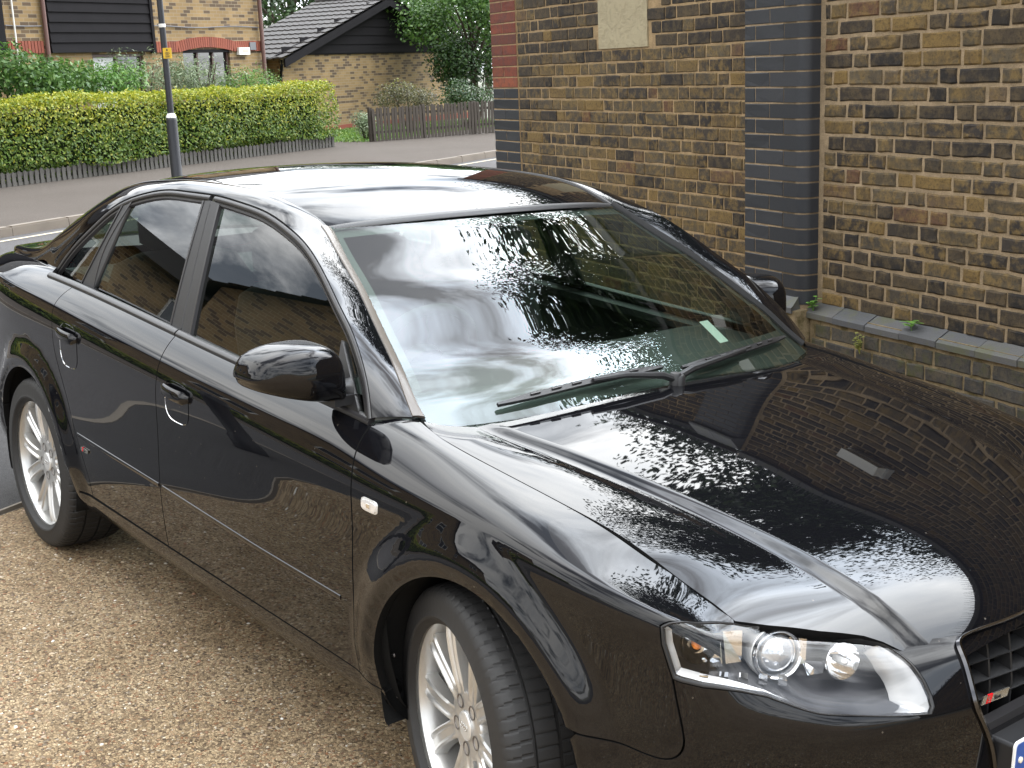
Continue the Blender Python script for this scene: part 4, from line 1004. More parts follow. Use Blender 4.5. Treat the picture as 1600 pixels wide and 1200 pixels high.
# loose pebbles sitting on the forecourt
def pebbles():
    V = []; F = []; r_ = np.random.RandomState(3)
    for _ in range(5200):
        if r_.rand() < .75: x = r_.uniform(-3.2, 2.2); y = r_.uniform(-3.6, -.55)
        else: x = r_.uniform(-3.2, 3.5); y = r_.uniform(-5, 2.2)
        if PD[0] * x + PD[1] * y > P_GR - .02: continue
        s_ = .0022 + .0045 * r_.rand() ** 3; a = r_.uniform(0, 6.28); ax = s_ * r_.uniform(1, 1.7); ay = s_; az = s_ * r_.uniform(.4, .8); z = float(gz(x, y))
        b0 = len(V)
        for q, h in ((0, 0), (1.05, 0), (2.09, 0), (3.14, 0), (4.19, 0), (5.24, 0)):
            cx, cy_ = ax * math.cos(q), ay * math.sin(q); V.append((x + cx * math.cos(a) - cy_ * math.sin(a), y + cx * math.sin(a) + cy_ * math.cos(a), z + az * .1))
        for q in (.5, 2.6, 4.7):
            cx, cy_ = ax * .55 * math.cos(q), ay * .55 * math.sin(q); V.append((x + cx * math.cos(a) - cy_ * math.sin(a), y + cx * math.sin(a) + cy_ * math.cos(a), z + az))
        F += [(b0 + 6, b0 + 7, b0 + 8), (b0, b0 + 1, b0 + 6), (b0 + 1, b0 + 2, b0 + 7, b0 + 6), (b0 + 2, b0 + 3, b0 + 7), (b0 + 3, b0 + 4, b0 + 8, b0 + 7), (b0 + 4, b0 + 5, b0 + 8), (b0 + 5, b0, b0 + 6, b0 + 8)]
    t = NT('pebble'); g_ = t.node('ShaderNodeNewGeometry').outputs['Random Per Island']
    t.set(Base_Color=t.ramp(g_, [(0, (.13, .09, .06)), (.3, (.30, .23, .15)), (.55, (.40, .32, .22)), (.72, (.26, .12, .06)), (.85, (.48, .42, .33)), (1, (.62, .60, .55))]), Roughness=.75)
    tag(mk('loose_pebbles', V, F, t.m, smooth=True), 'small loose pebbles scattered over the sandy forecourt', 'pebbles', kind='stuff')
pebbles()
# a few dead leaves and brick chips
LEAFD = simple('dead_leaf', (.28, .11, .05), .8)
for k, (x, y) in enumerate(((-.72, -1.93), (-.05, -2.02), (-1.2, -2.6), (-.9, -1.5))):
    z = float(gz(x, y)); a = rnd.uniform(0, 6); n = 9; sz = rnd.uniform(.012, .02)
    V = [(x + sz * (1.5 * math.cos(q) * math.cos(a) - .7 * math.sin(q) * math.sin(a)) * rnd.uniform(.75, 1.1), y + sz * (1.5 * math.cos(q) * math.sin(a) + .7 * math.sin(q) * math.cos(a)), z + .004 + .003 * rnd.random()) for q in np.linspace(0, 2 * math.pi, n, endpoint=False)] + [(x, y, z + .009)]
    tag(mk('dead_leaf', V, [(i, (i + 1) % n, n) for i in range(n)], LEAFD), ['reddish dead leaf lying in the middle of the gravel, left one', 'orange-brown dead leaf on the gravel close to the front wheel', 'small brown dead leaf at the left edge of the gravel', 'small brown dead leaf on the gravel below the car doors'][k], 'leaf')
# ================================================================== BRICK BOUNDARY WALL
WN = np.array([.21186, .97730, 0.]); WE = np.array([.97730, -.21186, 0.]); WC = 2.23383
def wp(s_, d, z): q = WE * s_ + WN * (WC + d); return Vector((q[0], q[1], z))
WM = Matrix(((WE[0], WN[0], 0, 0), (WE[1], WN[1], 0, 0), (0, 0, 1, 0), (0, 0, 0, 1)))       # local x along, y into the wall, z up
GA, Z0 = .0754, 1.996
def bedz(k): return Z0 - GA * k                 # underside line of course k
def pos(t): return t.node('ShaderNodeNewGeometry').outputs['Position']
def brickmat(name, cols, mott, rough=.85, dark=.6, bump=.5, spot=None, moss=None):
    t = NT(name); P = pos(t)
    r = t.math('FRACT', t.math('ADD', t.math('MULTIPLY', t.node('ShaderNodeObjectInfo').outputs['Random'], 7.31), t.math('MULTIPLY', t.node('ShaderNodeNewGeometry').outputs['Random Per Island'], 3.77)))
    c = t.ramp(r, cols)
    n1 = t.noise(P, 22., 6, .65); n2 = t.noise(P, 75., 5, .65); n3 = t.noise(P, 7., 4, .6); n4 = t.noise(P, 300., 3)
    if mott:
        c = t.mix(t.ramp(n1.outputs['Fac'], [(.44, 0.), (.60, mott[1])]), c, mott[0])
        c = t.mix(t.ramp(n2.outputs['Fac'], [(.50, 0.), (.68, dark)]), c, (.018, .016, .015))
    if spot: c = t.mix(t.ramp(n3.outputs['Fac'], [(.52, 0.), (.72, spot[1])]), c, spot[0])
    c = t.mix(.35, c, n4.outputs['Fac'], 'OVERLAY'); c = t.mix(1., c, (.80, .80, .80), 'MULTIPLY')
    if moss: c = t.mix(t.ramp(t.noise(P, 9., 5, .7).outputs['Fac'], [(.50, 0.), (.66, .8)]), c, moss)
    t.set(Base_Color=c, Roughness=rough, Specular_IOR_Level=.3); t.bump(t.math('ADD', n2.outputs['Fac'], t.math('MULTIPLY', n4.outputs['Fac'], .4)), bump, .006); return t.m
STOCK = brickmat('stock_brick', [(0, (.026, .022, .020)), (.20, (.055, .044, .034)), (.36, (.100, .076, .044)), (.52, (.070, .058, .042)), (.68, (.195, .125, .042)), (.78, (.040, .033, .029)), (.90, (.125, .098, .060)), (1., (.115, .050, .028))], ((.215, .142, .050), .7), spot=((.035, .031, .029), .55))
STOCKD = brickmat('sooty_brick', [(0, (.018, .016, .015)), (.4, (.036, .029, .024)), (.7, (.070, .052, .032)), (1., (.028, .024, .021))], ((.14, .10, .05), .45), dark=.7)
BLUE = brickmat('blue_brick', [(0, (.028, .030, .035)), (.5, (.036, .039, .045)), (1., (.044, .046, .052))], None, .48, bump=.12)
REDB = brickmat('red_brick', [(0, (.17, .045, .028)), (.5, (.24, .062, .034)), (.8, (.12, .042, .030)), (1., (.30, .085, .040))], ((.09, .05, .045), .5), dark=.4, bump=.3)
PLNT = brickmat('plinth_brick', [(0, (.045, .044, .044)), (.5, (.075, .070, .062)), (1., (.055, .05, .045))], ((.13, .105, .065), .45), moss=(.060, .062, .022), dark=.5)
LEDGE = brickmat('bevelled_brick', [(0, (.085, .088, .095)), (.5, (.11, .11, .112)), (1., (.10, .098, .094))], None, .6, bump=.25, moss=(.085, .088, .05))
def mortar(name, col, moss=None):
    t = NT(name); P = pos(t); n = t.noise(P, 14., 6, .65); n2 = t.noise(P, 160., 4)
    c = t.mix(t.ramp(n.outputs['Fac'], [(.35, 0.), (.7, 1.)]), [x * .62 for x in col], col); c = t.mix(.4, c, n2.outputs['Fac'], 'OVERLAY')
    if moss: c = t.mix(t.ramp(t.noise(P, 6., 5, .7).outputs['Fac'], [(.5, 0.), (.62, .8)]), c, moss)
    t.set(Base_Color=c, Roughness=.95, Specular_IOR_Level=.1); t.bump(t.math('ADD', n.outputs['Fac'], n2.outputs['Fac']), .7, .006); return t.m
MORT = mortar('lime_mortar', (.37, .265, .15)); MORTG = mortar('grey_mortar', (.33, .25, .16)); MORTM = mortar('mossy_mortar', (.26, .205, .125), (.06, .05, .018))
wall = tag(empty('boundary_wall', tuple(wp(-2.8, 0, -.1))), 'tall old brick wall with a blue brick pier behind the car', 'wall')
bpy.context.view_layer.update()
WMI = Matrix.Translation(wall.location).inverted() @ WM
def wchild(o): o.parent = wall; return o
# brick variants: (length class, variant) -> mesh, irregular front face with a worn edge
def brick_geo(L, H, jit, ch, seed, round_right=0., D=.06):
    r = random.Random(seed); n = []
    hx, hz = L / 2, H / 2
    ring = [(-hx, -hz), (-hx * .33, -hz), (hx * .33, -hz), (hx, -hz), (hx, 0), (hx, hz), (hx * .33, hz), (-hx * .33, hz), (-hx, hz), (-hx, 0)]
    out = [(x + r.uniform(-jit, jit), z + r.uniform(-jit, jit)) for x, z in ring]
    V = [(x * (1 - ch / hx) + r.uniform(-jit, jit) * .3, r.uniform(-.0015, .0015), z * (1 - ch / hz)) for x, z in out]
    V += [(x, ch * .8, z) for x, z in out] + [(x, D, z) for x, z in out]
    m = len(ring)
    F = [list(range(m))] + [(j * m + i, (j + 1) * m + i, (j + 1) * m + (i + 1) % m, j * m + (i + 1) % m) for j in range(2) for i in range(m)]
    return V, F
BK = []         # every brick: (s, d, z, L, H, material, section, jit, ch)
def rows(k0, k1): return range(k0, k1)
rb = random.Random(11)
def flemish(sec, s0, s1, d, k0, k1, mat, joint, jit, ch, skip=None, matf=None):
    Ls, Lh = .2265 - 0, .1135
    for k in range(k0, k1):
        zc = bedz(k) + GA / 2; s_ = s0 - rb.uniform(0, .02) - (.17 if k % 2 else 0); h = (k % 4) < 2
        i = 0
        while s_ < s1:
            L = (Lh if (i + (k // 2)) % 2 else Ls) * rb.uniform(.96, 1.04); a, b = max(s_, s0), min(s_ + L, s1); s_ += L; i += 1
            if b - a < .035: continue
            if skip and skip((a + b) / 2, zc): continue
            BK.append(((a + b) / 2, d + rb.uniform(-.003, .003), zc + rb.uniform(-.001, .001), b - a - joint * rb.uniform(.8, 1.3), GA - joint * rb.uniform(.85, 1.15), (matf or (lambda *_: mat))((a + b) / 2, zc), sec, jit, ch))
K_TOP = -11         # course index near the top of the wall (2.83 m)
inpl = lambda s_, z: -4.86 < s_ < -4.235 and z > 1.85
lm = lambda s_, z: STOCKD if (z > 1.83 and rb.random() < .75) or rb.random() < .12 else STOCK
rm = lambda s_, z: STOCKD if (z < .80 and rb.random() < .6) or rb.random() < .30 else STOCK
flemish('left', -5.985, -3.06, .22, K_TOP, 27, STOCK, .0105, .0022, .005, inpl, lm)
flemish('right', -2.505, 6.5, .09, K_TOP, 20, STOCK, .0145, .0032, .007, None, rm)
flemish('plinth', -2.505, 6.5, .030, 21, 30, PLNT, .013, .003, .006)
# end pier: red above, blue below
for k in range(K_TOP, 27):
    zc = bedz(k) + GA / 2; mt = BLUE if zc < 1.62 else REDB
    for (a, b) in (((-6.40, -5.99),) if k % 2 else ((-6.40, -6.205), (-6.205, -5.99))):
        BK.append(((a + b) / 2, .215, zc, b - a - .007, GA - .0085, mt, 'end', .0008, .003))
# blue pier with a rounded corner towards the right
BN = []
for k in range(K_TOP + 3, 20):
    zc = bedz(k) + GA / 2
    if k % 2: parts_ = ((-3.008, -2.802),)
    else: parts_ = ((-3.008, -2.918), (-2.918, -2.690))
    for a, b in parts_: BK.append(((a + b) / 2, .0, zc, b - a - .007, GA - .0085, BLUE, 'pier', .0006, .0025))
    BN.append((parts_[-1][1], zc))
CAMV = Vector(CP); CRV, CUV, CFV = Vector(CR), Vector(CU), Vector(CF)
def pix(p):
    d = Vector(p) - CAMV; z = d.dot(CFV)
    return (800 + 2068.307 * d.dot(CRV) / z, 600 - 2068.307 * d.dot(CUV) / z, z) if z > .1 else (-9999, -9999, 1)
# which bricks does the picture show: not behind the car, inside the frame
bpy.context.view_layer.update(); dg_ = bpy.context.evaluated_depsgraph_get()
def seen(p):
    x, y, z = pix(p)
    if not (-10 < x < 1610 and -12 < y < 1210): return 0
    d = (Vector(p) - CAMV); L = d.length; d.normalize()
    h, loc, *_ = SC.ray_cast(dg_, CAMV, d, distance=L - .1)
    return 0 if h else 1. / (z * z)
sc_ = [seen(wp(b[0], b[1], b[2])) * b[3] * b[4] for b in BK]
order = sorted(range(len(BK)), key=lambda i: -sc_[i])
NB_IND = 300 - 2 * 14
ind = set(i for i in order[:NB_IND] if sc_[i] > 0)
secs = {n: empty(nm, parent=wall) for n, nm in (('left', 'wall_panel'), ('right', 'wall_panel'), ('plinth', 'wall_plinth'), ('end', 'corner_pier'), ('pier', 'blue_pier'))}
VAR = {}
def brick_mesh(L, H, mat, jit, ch, seed):
    key = (round(L / .012), round(H / .004), mat.name, seed % 5)
    if key not in VAR:
        V, F = brick_geo(round(L / .012) * .012, round(H / .004) * .004, jit, ch, seed); me = bpy.data.meshes.new('brick'); me.from_pydata(V, [], F); me.materials.append(mat); VAR[key] = me
    return VAR[key]
rest = {}
WML = (Matrix.Translation(-Vector(wall.location)) @ Matrix(((WE[0], WN[0], 0, 0), (WE[1], WN[1], 0, 0), (0, 0, 1, 0), (0, 0, 0, 1))))
for i, (s_, d, z, L, H, mt, sec, jit, ch) in enumerate(BK):
    if i in ind:
        o = bpy.data.objects.new('brick', brick_mesh(L, H, mt, jit, ch, i)); COL.objects.link(o); o.parent = secs[sec]
        M = Matrix(((WE[0], WN[0], 0, 0), (WE[1], WN[1], 0, 0), (0, 0, 1, 0), (0, 0, 0, 1))).to_3x3()
        o.matrix_local = Matrix.Translation(wp(s_, d, z) - Vector(wall.location)) @ (M @ Matrix.Rotation(rb.uniform(-.008, .008), 3, 'Y')).to_4x4()
        o.scale = (L / (round(L / .012) * .012), 1, H / (round(H / .004) * .004))
    else:
        g = rest.setdefault((sec, mt.name), (mt, MB())); V, F = brick_geo(L, H, jit, ch, i)
        w0 = wp(s_, d, z) - Vector(wall.location)
        g[1].add([(w0.x + WE[0] * x + WN[0] * y, w0.y + WE[1] * x + WN[1] * y, w0.z + zz) for x, y, zz in V], F)
for (sec, _), (mt, b) in rest.items(): tag(b.build('brickwork', mt, secs[sec]), kind='stuff')
def wslab(name, s0, s1, d0, d1, z0, z1, mat, par):
    V = [wp(s_, d, z) - Vector(wall.location) for z in (z0, z1) for d in (d0, d1) for s_ in (s0, s1)]
    return mk(name, V, [(0, 2, 3, 1), (4, 5, 7, 6), (0, 1, 5, 4), (2, 6, 7, 3), (0, 4, 6, 2), (1, 3, 7, 5)], mat, par)
ZT_ = bedz(K_TOP) + GA
wslab('mortar_bed', -6.0, -3.0, .2255, .55, -.3, ZT_, MORT, secs['left']); wslab('mortar_bed', -2.56, 6.5, .097, .55, -.3, ZT_, MORTG, secs['right'])
wslab('mortar_bed', -2.515, 6.5, .036, .10, -.3, .545, MORTM, secs['plinth']); wslab('mortar_bed', -6.397, -5.99, .2185, .56, -.3, ZT_, MORT, secs['end']); wslab('mortar_bed', -3.005, -2.60, .0035, .45, -.3, bedz(K_TOP + 3) + GA, MORTG, secs['pier'])
# bullnose bricks
def bullnose(s0, zc, H, name='bullnose_brick'):
    R = .058; s1 = -2.535; pts = [(s0 + .0035, .0)] + [(s1 - R + R * math.sin(a), R - R * math.cos(a)) for a in np.linspace(0, math.pi / 2, 9)] + [(s1, .16), (s0 + .0035, .16)]
    n = len(pts); V = [wp(a, b, zc + z) - Vector(wall.location) for z in (-H / 2, H / 2) for a, b in pts]
    o = mk(name, V, [list(range(n))[::-1], [n + i for i in range(n)]] + [(i, (i + 1) % n, n + (i + 1) % n, n + i) for i in range(n)], BLUE, secs['pier']); recalc(o); return auto_smooth(o, 40)
for s0, zc in BN: bullnose(s0, zc, GA - .0085)
# mortar behind the round corner
R = .052; pts = [(-2.7, .0035)] + [(-2.541 - R + R * math.sin(a), .0035 + R - R * math.cos(a)) for a in np.linspace(0, math.pi / 2, 8)] + [(-2.541, .16), (-2.7, .16)]; n = len(pts)
o = mk('mortar_bed', [wp(a, b, z) - Vector(wall.location) for z in (-.3, bedz(K_TOP + 3) + GA) for a, b in pts], [[n + i for i in range(n)]] + [(i, (i + 1) % n, n + (i + 1) % n, n + i) for i in range(n)], MORTG, secs['pier']); recalc(o)
# bevelled plinth course along the right panel and round the pier foot
for k in range(38):
    a = -2.555 + k * .2285; b = a + .2265 - .002; dz = rb.uniform(-.003, .003); pr_ = rb.uniform(-.003, .003)
    sec = [(.10, .575), (.030 + pr_, .540), (.018 + pr_, .532), (.018 + pr_, .505), (.10, .505)]
    V = [wp(s_, d, z + dz) - Vector(wall.location) for s_ in (a, b) for d, z in sec]
    o = mk('bevelled_brick', V, [(0, 1, 2, 3, 4), (9, 8, 7, 6, 5)] + [(i, 5 + i, 5 + (i + 1) % 5, (i + 1) % 5) for i in range(5)], LEDGE, secs['plinth']); recalc(o)
for (a, b) in ((-3.02, -2.80), (-2.797, -2.575)):
    sec = [(.02, .615), (-.055, .570), (-.067, .562), (-.067, .535), (.05, .535)]
    V = [wp(s_ + (.0 if s_ < -2.6 else .04 * (1 if d < 0 else 0)), d, z) - Vector(wall.location) for s_ in (a, b) for d, z in sec]
    o = mk('bevelled_brick', V, [(0, 1, 2, 3, 4), (9, 8, 7, 6, 5)] + [(i, 5 + i, 5 + (i + 1) % 5, (i + 1) % 5) for i in range(5)], LEDGE, secs['pier']); recalc(o)
for k in range(21, 29):
    zc = bedz(k) + GA / 2
    for (a, b) in (((-3.06, -2.83), (-2.83, -2.52)) if k % 2 else ((-3.06, -2.94), (-2.94, -2.71), (-2.71, -2.52))):
        wslab('brick', a + .004, b - .004, -.058, .08, zc - GA / 2 + .005, zc + GA / 2 - .005, BLUE, secs['pier'])
wslab('mortar_bed', -3.057, -2.523, -.053, .10, -.3, .545, MORTM, secs['pier'])
# pale rendered plaque set into the left panel
t = NT('render_plaque'); P = pos(t); n1 = t.noise(P, 16., 6, .6, .8); n2 = t.noise(P, 90., 5, .6)
t.set(Base_Color=t.mix(t.ramp(n1.outputs['Fac'], [(.3, 0.), (.7, 1.)]), (.27, .23, .145), (.34, .295, .19)), Roughness=.9); t.bump(t.math('ADD', t.ramp(n1.outputs['Fac'], [(.42, 0.), (.52, 1.)]), t.math('MULTIPLY', n2.outputs['Fac'], .4)), .35, .012)
wslab('render_plaque', -4.835, -4.262, .216, .30, 1.853, 2.52, t.m, secs['left']); wslab('plaque_reveal', -4.862, -4.836, .221, .30, 1.853, 2.52, MORT, secs['left'])
# coping and anti-climb spikes along the top, bulkhead lamp
for k in range(40):
    a = -2.5 + k * .2285; wslab('coping_brick', a, a + .2225, .05, .56, ZT_ + .004, ZT_ + .075 + rb.uniform(-.002, .002), LEDGE, secs['right'])
for k in range(13): wslab('coping_brick', -6.42 + k * .265, -6.42 + k * .265 + .259, .18, .56, ZT_ + .004, ZT_ + .075, LEDGE, secs['left'])
for (a, b) in ((-3.02, -2.78), (-2.777, -2.53)):
    V = [wp(s_, d, z) - Vector(wall.location) for s_ in (a, b) for d, z in ((.09, bedz(K_TOP + 3) + GA + .24), (-.03, bedz(K_TOP + 3) + GA + .03), (-.03, bedz(K_TOP + 3) + GA + .004), (.09, bedz(K_TOP + 3) + GA + .004))]
    recalc(mk('pier_cap', V, [(0, 1, 2, 3), (7, 6, 5, 4)] + [(i, 4 + i, 4 + (i + 1) % 4, (i + 1) % 4) for i in range(4)], LEDGE, secs['pier']))
sb = MB(); zz = ZT_ + .08
for k in range(240):
    s_ = -6.2 + k * .05
    for dd, tl in ((-.03, -.5), (.0, 0.), (.03, .5)):
        q = wp(s_ + rb.uniform(-.01, .01), .12 + dd, zz); tp = wp(s_ + rb.uniform(-.03, .03), .12 + dd + tl * .09, zz + .13); sb.tube([q - Vector(wall.location), tp - Vector(wall.location)], [.006, .001], 4, False)
sb.build('spike_strip', PLAST, wall)['kind'] = 'stuff'
wslab('spike_rail', -6.2, 5.8, .085, .155, ZT_ + .076, ZT_ + .088, PLAST, wall)
lampw = tag(empty('bulkhead_light', tuple(wp(-1.475, .09, 2.2))), 'rectangular bulkhead light fixed high on the brick wall', 'wall light')
def lslab(name, s0, s1, d0, d1, z0, z1, mat):
    L0 = Vector(lampw.location); V = [wp(s_, d, z) - L0 for z in (z0, z1) for d in (d0, d1) for s_ in (s0, s1)]
    return mk(name, V, [(0, 2, 3, 1), (4, 5, 7, 6), (0, 1, 5, 4), (2, 6, 7, 3), (0, 4, 6, 2), (1, 3, 7, 5)], mat, lampw)
lslab('light_base', -1.64, -1.31, .045, .09, 2.12, 2.28, simple('lamp_grey', (.35, .35, .34), .5)); lslab('light_cover', -1.625, -1.325, -.02, .0445, 2.135, 2.265, simple('lamp_cover', (.55, .55, .52), .35))
# little weeds rooted in the ledge
WEED = NT('weed_leaf').set(Base_Color=(.10, .22, .030, 1), Roughness=.5).m; WEEDY = NT('weed_pale').set(Base_Color=(.20, .21, .04, 1), Roughness=.6).m
def leafv(b, o, d, up, L, w, bend=.25):
    d = d.normalized(); sd_ = d.cross(up).normalized(); n = sd_.cross(d)
    P = [o, o + d * L * .35 + sd_ * w, o + d * L * .75 + sd_ * w * .75 - n * bend * L * .4, o + d * L - n * bend * L, o + d * L * .75 - sd_ * w * .75 - n * bend * L * .4, o + d * L * .35 - sd_ * w, o + d * L * .5 - n * bend * L * .05]
    b.add(P, [(0, 1, 6), (1, 2, 6), (2, 3, 6), (3, 4, 6), (4, 5, 6), (5, 0, 6)])
def weed(s_, d, z, nst, hgt, L, w, mat, label, name='weed'):
    o0 = wp(s_, d, z); root = tag(empty(name, tuple(o0)), label, 'weed', 'weeds on the wall'); sbm = MB()
    for k in range(nst):
        a = rb.uniform(0, 6.28); tip = Vector((rb.uniform(-.3, .3), rb.uniform(-.5, .05), 1)) * hgt * rb.uniform(.5, 1.)
        sbm.tube([(0, 0, -.005), tip * .5 + Vector((0, 0, .004)), tip], [.0016, .0013, .001], 5, False)
        for j in range(5):
            q = tip * (.35 + .65 * j / 4); aa = a + j * 2.4; b = MB(); leafv(b, q, Vector((math.cos(aa), math.sin(aa), .35)), Vector((0, 0, 1)), L * rb.uniform(.7, 1.15), w * rb.uniform(.8, 1.2)); b.build('leaf', mat, root)
    sbm.build('stem', mat, root)
weed(-2.49, .035, .545, 4, .075, .030, .012, WEED, 'small bright green leafy weed in the corner where pier meets ledge')
weed(-1.82, .045, .553, 2, .055, .052, .010, WEED, 'star-shaped green weed growing on the sloping blue ledge')
weed(-2.12, .012, .40, 6, .10, .020, .009, WEEDY, 'yellowish straggly weed on the plinth below the ledge')
# ================================================================== FOLIAGE
def fastmesh(name, V, Q, mat, parent=None, smooth=False):
    V = np.ascontiguousarray(V, np.float32); Q = np.ascontiguousarray(Q, np.int32); me = bpy.data.meshes.new(name)
    me.vertices.add(len(V)); me.vertices.foreach_set('co', V.ravel()); k = Q.shape[1]
    me.loops.add(Q.size); me.loops.foreach_set('vertex_index', Q.ravel()); me.polygons.add(len(Q)); me.polygons.foreach_set('loop_start', np.arange(0, Q.size, k, dtype=np.int32)); me.polygons.foreach_set('loop_total', np.full(len(Q), k, np.int32))
    me.update(calc_edges=True); me.materials.append(mat)
    o = bpy.data.objects.new(name, me); COL.objects.link(o)
    if parent: o.parent = parent
    return o
def leaves(C, N, size, rs, asp=.55, fold=.18):
    """leaf-shaped quads at C facing roughly N"""
    n = len(C); R = rs.normal(size=(n, 3)); N = N + R * .55; N /= np.linalg.norm(N, axis=1)[:, None] + 1e-9
    T = np.cross(N, rs.normal(size=(n, 3))); T /= np.linalg.norm(T, axis=1)[:, None] + 1e-9; B = np.cross(N, T)
    s = (size * rs.uniform(.65, 1.35, n))[:, None]
    V = np.stack([C - T * s * .5, C + B * s * asp * .5 - N * s * fold * .3 + T * s * .08, C + T * s * .5 - N * s * fold, C - B * s * asp * .5 - N * s * fold * .3 + T * s * .08], 1).reshape(-1, 3)
    return V, np.arange(4 * n).reshape(-1, 4)
def leafmat(name, cols, trans=.35, hi=None, rough=.45):
    t = NT(name); r = t.node('ShaderNodeNewGeometry').outputs['Random Per Island']; c = t.ramp(r, cols)
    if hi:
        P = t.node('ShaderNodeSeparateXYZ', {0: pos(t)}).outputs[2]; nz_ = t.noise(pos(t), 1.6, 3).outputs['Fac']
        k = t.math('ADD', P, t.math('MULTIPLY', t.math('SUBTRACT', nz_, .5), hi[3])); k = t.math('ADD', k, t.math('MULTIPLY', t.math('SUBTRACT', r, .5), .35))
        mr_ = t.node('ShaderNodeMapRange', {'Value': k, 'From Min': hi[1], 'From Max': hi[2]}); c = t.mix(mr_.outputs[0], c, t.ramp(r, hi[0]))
    t.set(Base_Color=c, Roughness=rough, Specular_IOR_Level=.35)
    tr = t.node('ShaderNodeBsdfTranslucent'); t.l(c, tr.inputs[0]); mx = t.node('ShaderNodeMixShader', {0: trans}); t.l(t.b.outputs[0], mx.inputs[1]); t.l(tr.outputs[0], mx.inputs[2]); t.l(mx.outputs[0], t.n['Material Output'].inputs[0])
    return t.m
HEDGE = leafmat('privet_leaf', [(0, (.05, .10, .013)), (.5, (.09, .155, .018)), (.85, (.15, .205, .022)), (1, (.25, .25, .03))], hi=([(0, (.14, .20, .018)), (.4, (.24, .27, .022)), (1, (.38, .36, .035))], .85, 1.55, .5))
DKLEAF = leafmat('dark_leaf', [(0, (.014, .034, .009)), (.6, (.026, .060, .015)), (1, (.05, .095, .022))], .2)
MIDLEAF = leafmat('mid_leaf', [(0, (.030, .075, .016)), (.6, (.060, .130, .024)), (1, (.11, .19, .04))])
FERN = leafmat('bright_leaf', [(0, (.045, .12, .018)), (.6, (.085, .20, .03)), (1, (.16, .26, .05))])
WILLOW = leafmat('silver_leaf', [(0, (.09, .13, .06)), (.5, (.15, .20, .10)), (1, (.26, .30, .19))])
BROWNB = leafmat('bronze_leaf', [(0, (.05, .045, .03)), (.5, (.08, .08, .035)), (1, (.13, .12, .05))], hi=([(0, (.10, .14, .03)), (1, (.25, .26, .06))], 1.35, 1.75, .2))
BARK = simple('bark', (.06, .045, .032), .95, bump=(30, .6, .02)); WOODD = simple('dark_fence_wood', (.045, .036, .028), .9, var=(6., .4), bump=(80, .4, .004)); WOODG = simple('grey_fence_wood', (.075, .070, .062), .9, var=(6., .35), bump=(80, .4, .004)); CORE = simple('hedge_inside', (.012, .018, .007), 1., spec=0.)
rs = np.random.RandomState(5)
def n3(x, y, f, seed=0):       # cheap smooth noise
    return (np.sin(x * f + seed) + np.sin(y * f * 1.31 + seed * 2.1) + np.sin((x + y) * f * .77 + seed * 3.3) + np.sin((x - y) * f * 1.9 + seed * .7)) / 4
def stv(p, s_, z): return np.stack([PD[0] * p + SD[0] * s_, PD[1] * p + SD[1] * s_, z], 1)
# ---- the long clipped hedge
def hedge_run(root, s0, s1, p0, p1, h, dens_, size):
    L = s1 - s0; out = []
    A = [('front', L * h), ('top', L * (p1 - p0)), ('end', (p1 - p0) * h)]
    Vs = []; Qs = []; b0 = 0
    for nm, ar_ in A:
        n = int(ar_ * dens_ * (1.25 if nm == 'top' else 1.)); s_ = rs.uniform(s0, s1, n); z = rs.uniform(.13 if s0 > 5 else .2, h, n); p = np.full(n, p0 - .30)
        if nm == 'top': p = rs.uniform(p0 - .26, p1, n); z = np.full(n, h)
        if nm == 'end': s_ = np.full(n, s1); p = rs.uniform(p0, p1, n)
        hb = h + .10 * n3(s_, p, .9) + .07 * n3(s_, p, 2.7, 2.)
        z = z * hb / h
        bul = .10 * n3(s_, z, 1.4, 1.) + .05 * n3(s_, z, 5., 4.); dp = rs.exponential(.05, n)
        low = np.clip((.36 + .12 * n3(s_, z * 0, 1.1, 7.) - z) / .12, 0, 1) * .30 + np.clip((z - (hb - .22)) / .22, 0, 1) ** 2 * .16
        N = np.zeros((n, 3))
        if nm == 'front': p = p - bul + dp + low; N[:] = (-PD[0], -PD[1], .35)
        elif nm == 'top':
            z = z - dp * .8 + np.abs(rs.normal(0, .035, n)); e_ = np.clip((.0 - (p - p0)) / .25, 0, 1) ** 2 * .12; z -= e_; N[:] = (0, 0, 1)
        else:
            s_ = s_ - dp + bul - low; N[:] = (SD[0], SD[1], .3); p = p0 + (p - p0) * .96
        C = stv(p, s_, z + .09); V, Q = leaves(C, N, size, rs); Vs.append(V); Qs.append(Q + b0); b0 += len(V)
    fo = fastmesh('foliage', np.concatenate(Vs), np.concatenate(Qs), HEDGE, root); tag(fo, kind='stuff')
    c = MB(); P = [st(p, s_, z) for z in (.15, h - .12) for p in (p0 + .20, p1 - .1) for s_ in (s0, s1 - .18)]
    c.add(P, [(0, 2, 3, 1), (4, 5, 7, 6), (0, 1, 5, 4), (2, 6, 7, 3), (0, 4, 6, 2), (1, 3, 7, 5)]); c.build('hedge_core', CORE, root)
hd = tag(empty('privet_hedge'), 'long clipped hedge with golden-green top behind the footway', 'hedge')
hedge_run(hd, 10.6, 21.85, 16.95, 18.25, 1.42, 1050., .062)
hd2 = tag(empty('privet_hedge'), 'clipped hedge further along the footway, outside the left of the view', 'hedge')
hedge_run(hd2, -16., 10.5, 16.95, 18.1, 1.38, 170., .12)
for k in range(26):
    s_ = 10.9 + k * .42; x, y, _ = st(17.35 + rnd.uniform(-.1, .1), s_); MB().tube([(x, y, .05), (x + rnd.uniform(-.05, .05), y, .35), (x + rnd.uniform(-.1, .1), y, .6)], [.018, .015, .01], 6).build('stem', BARK, hd)
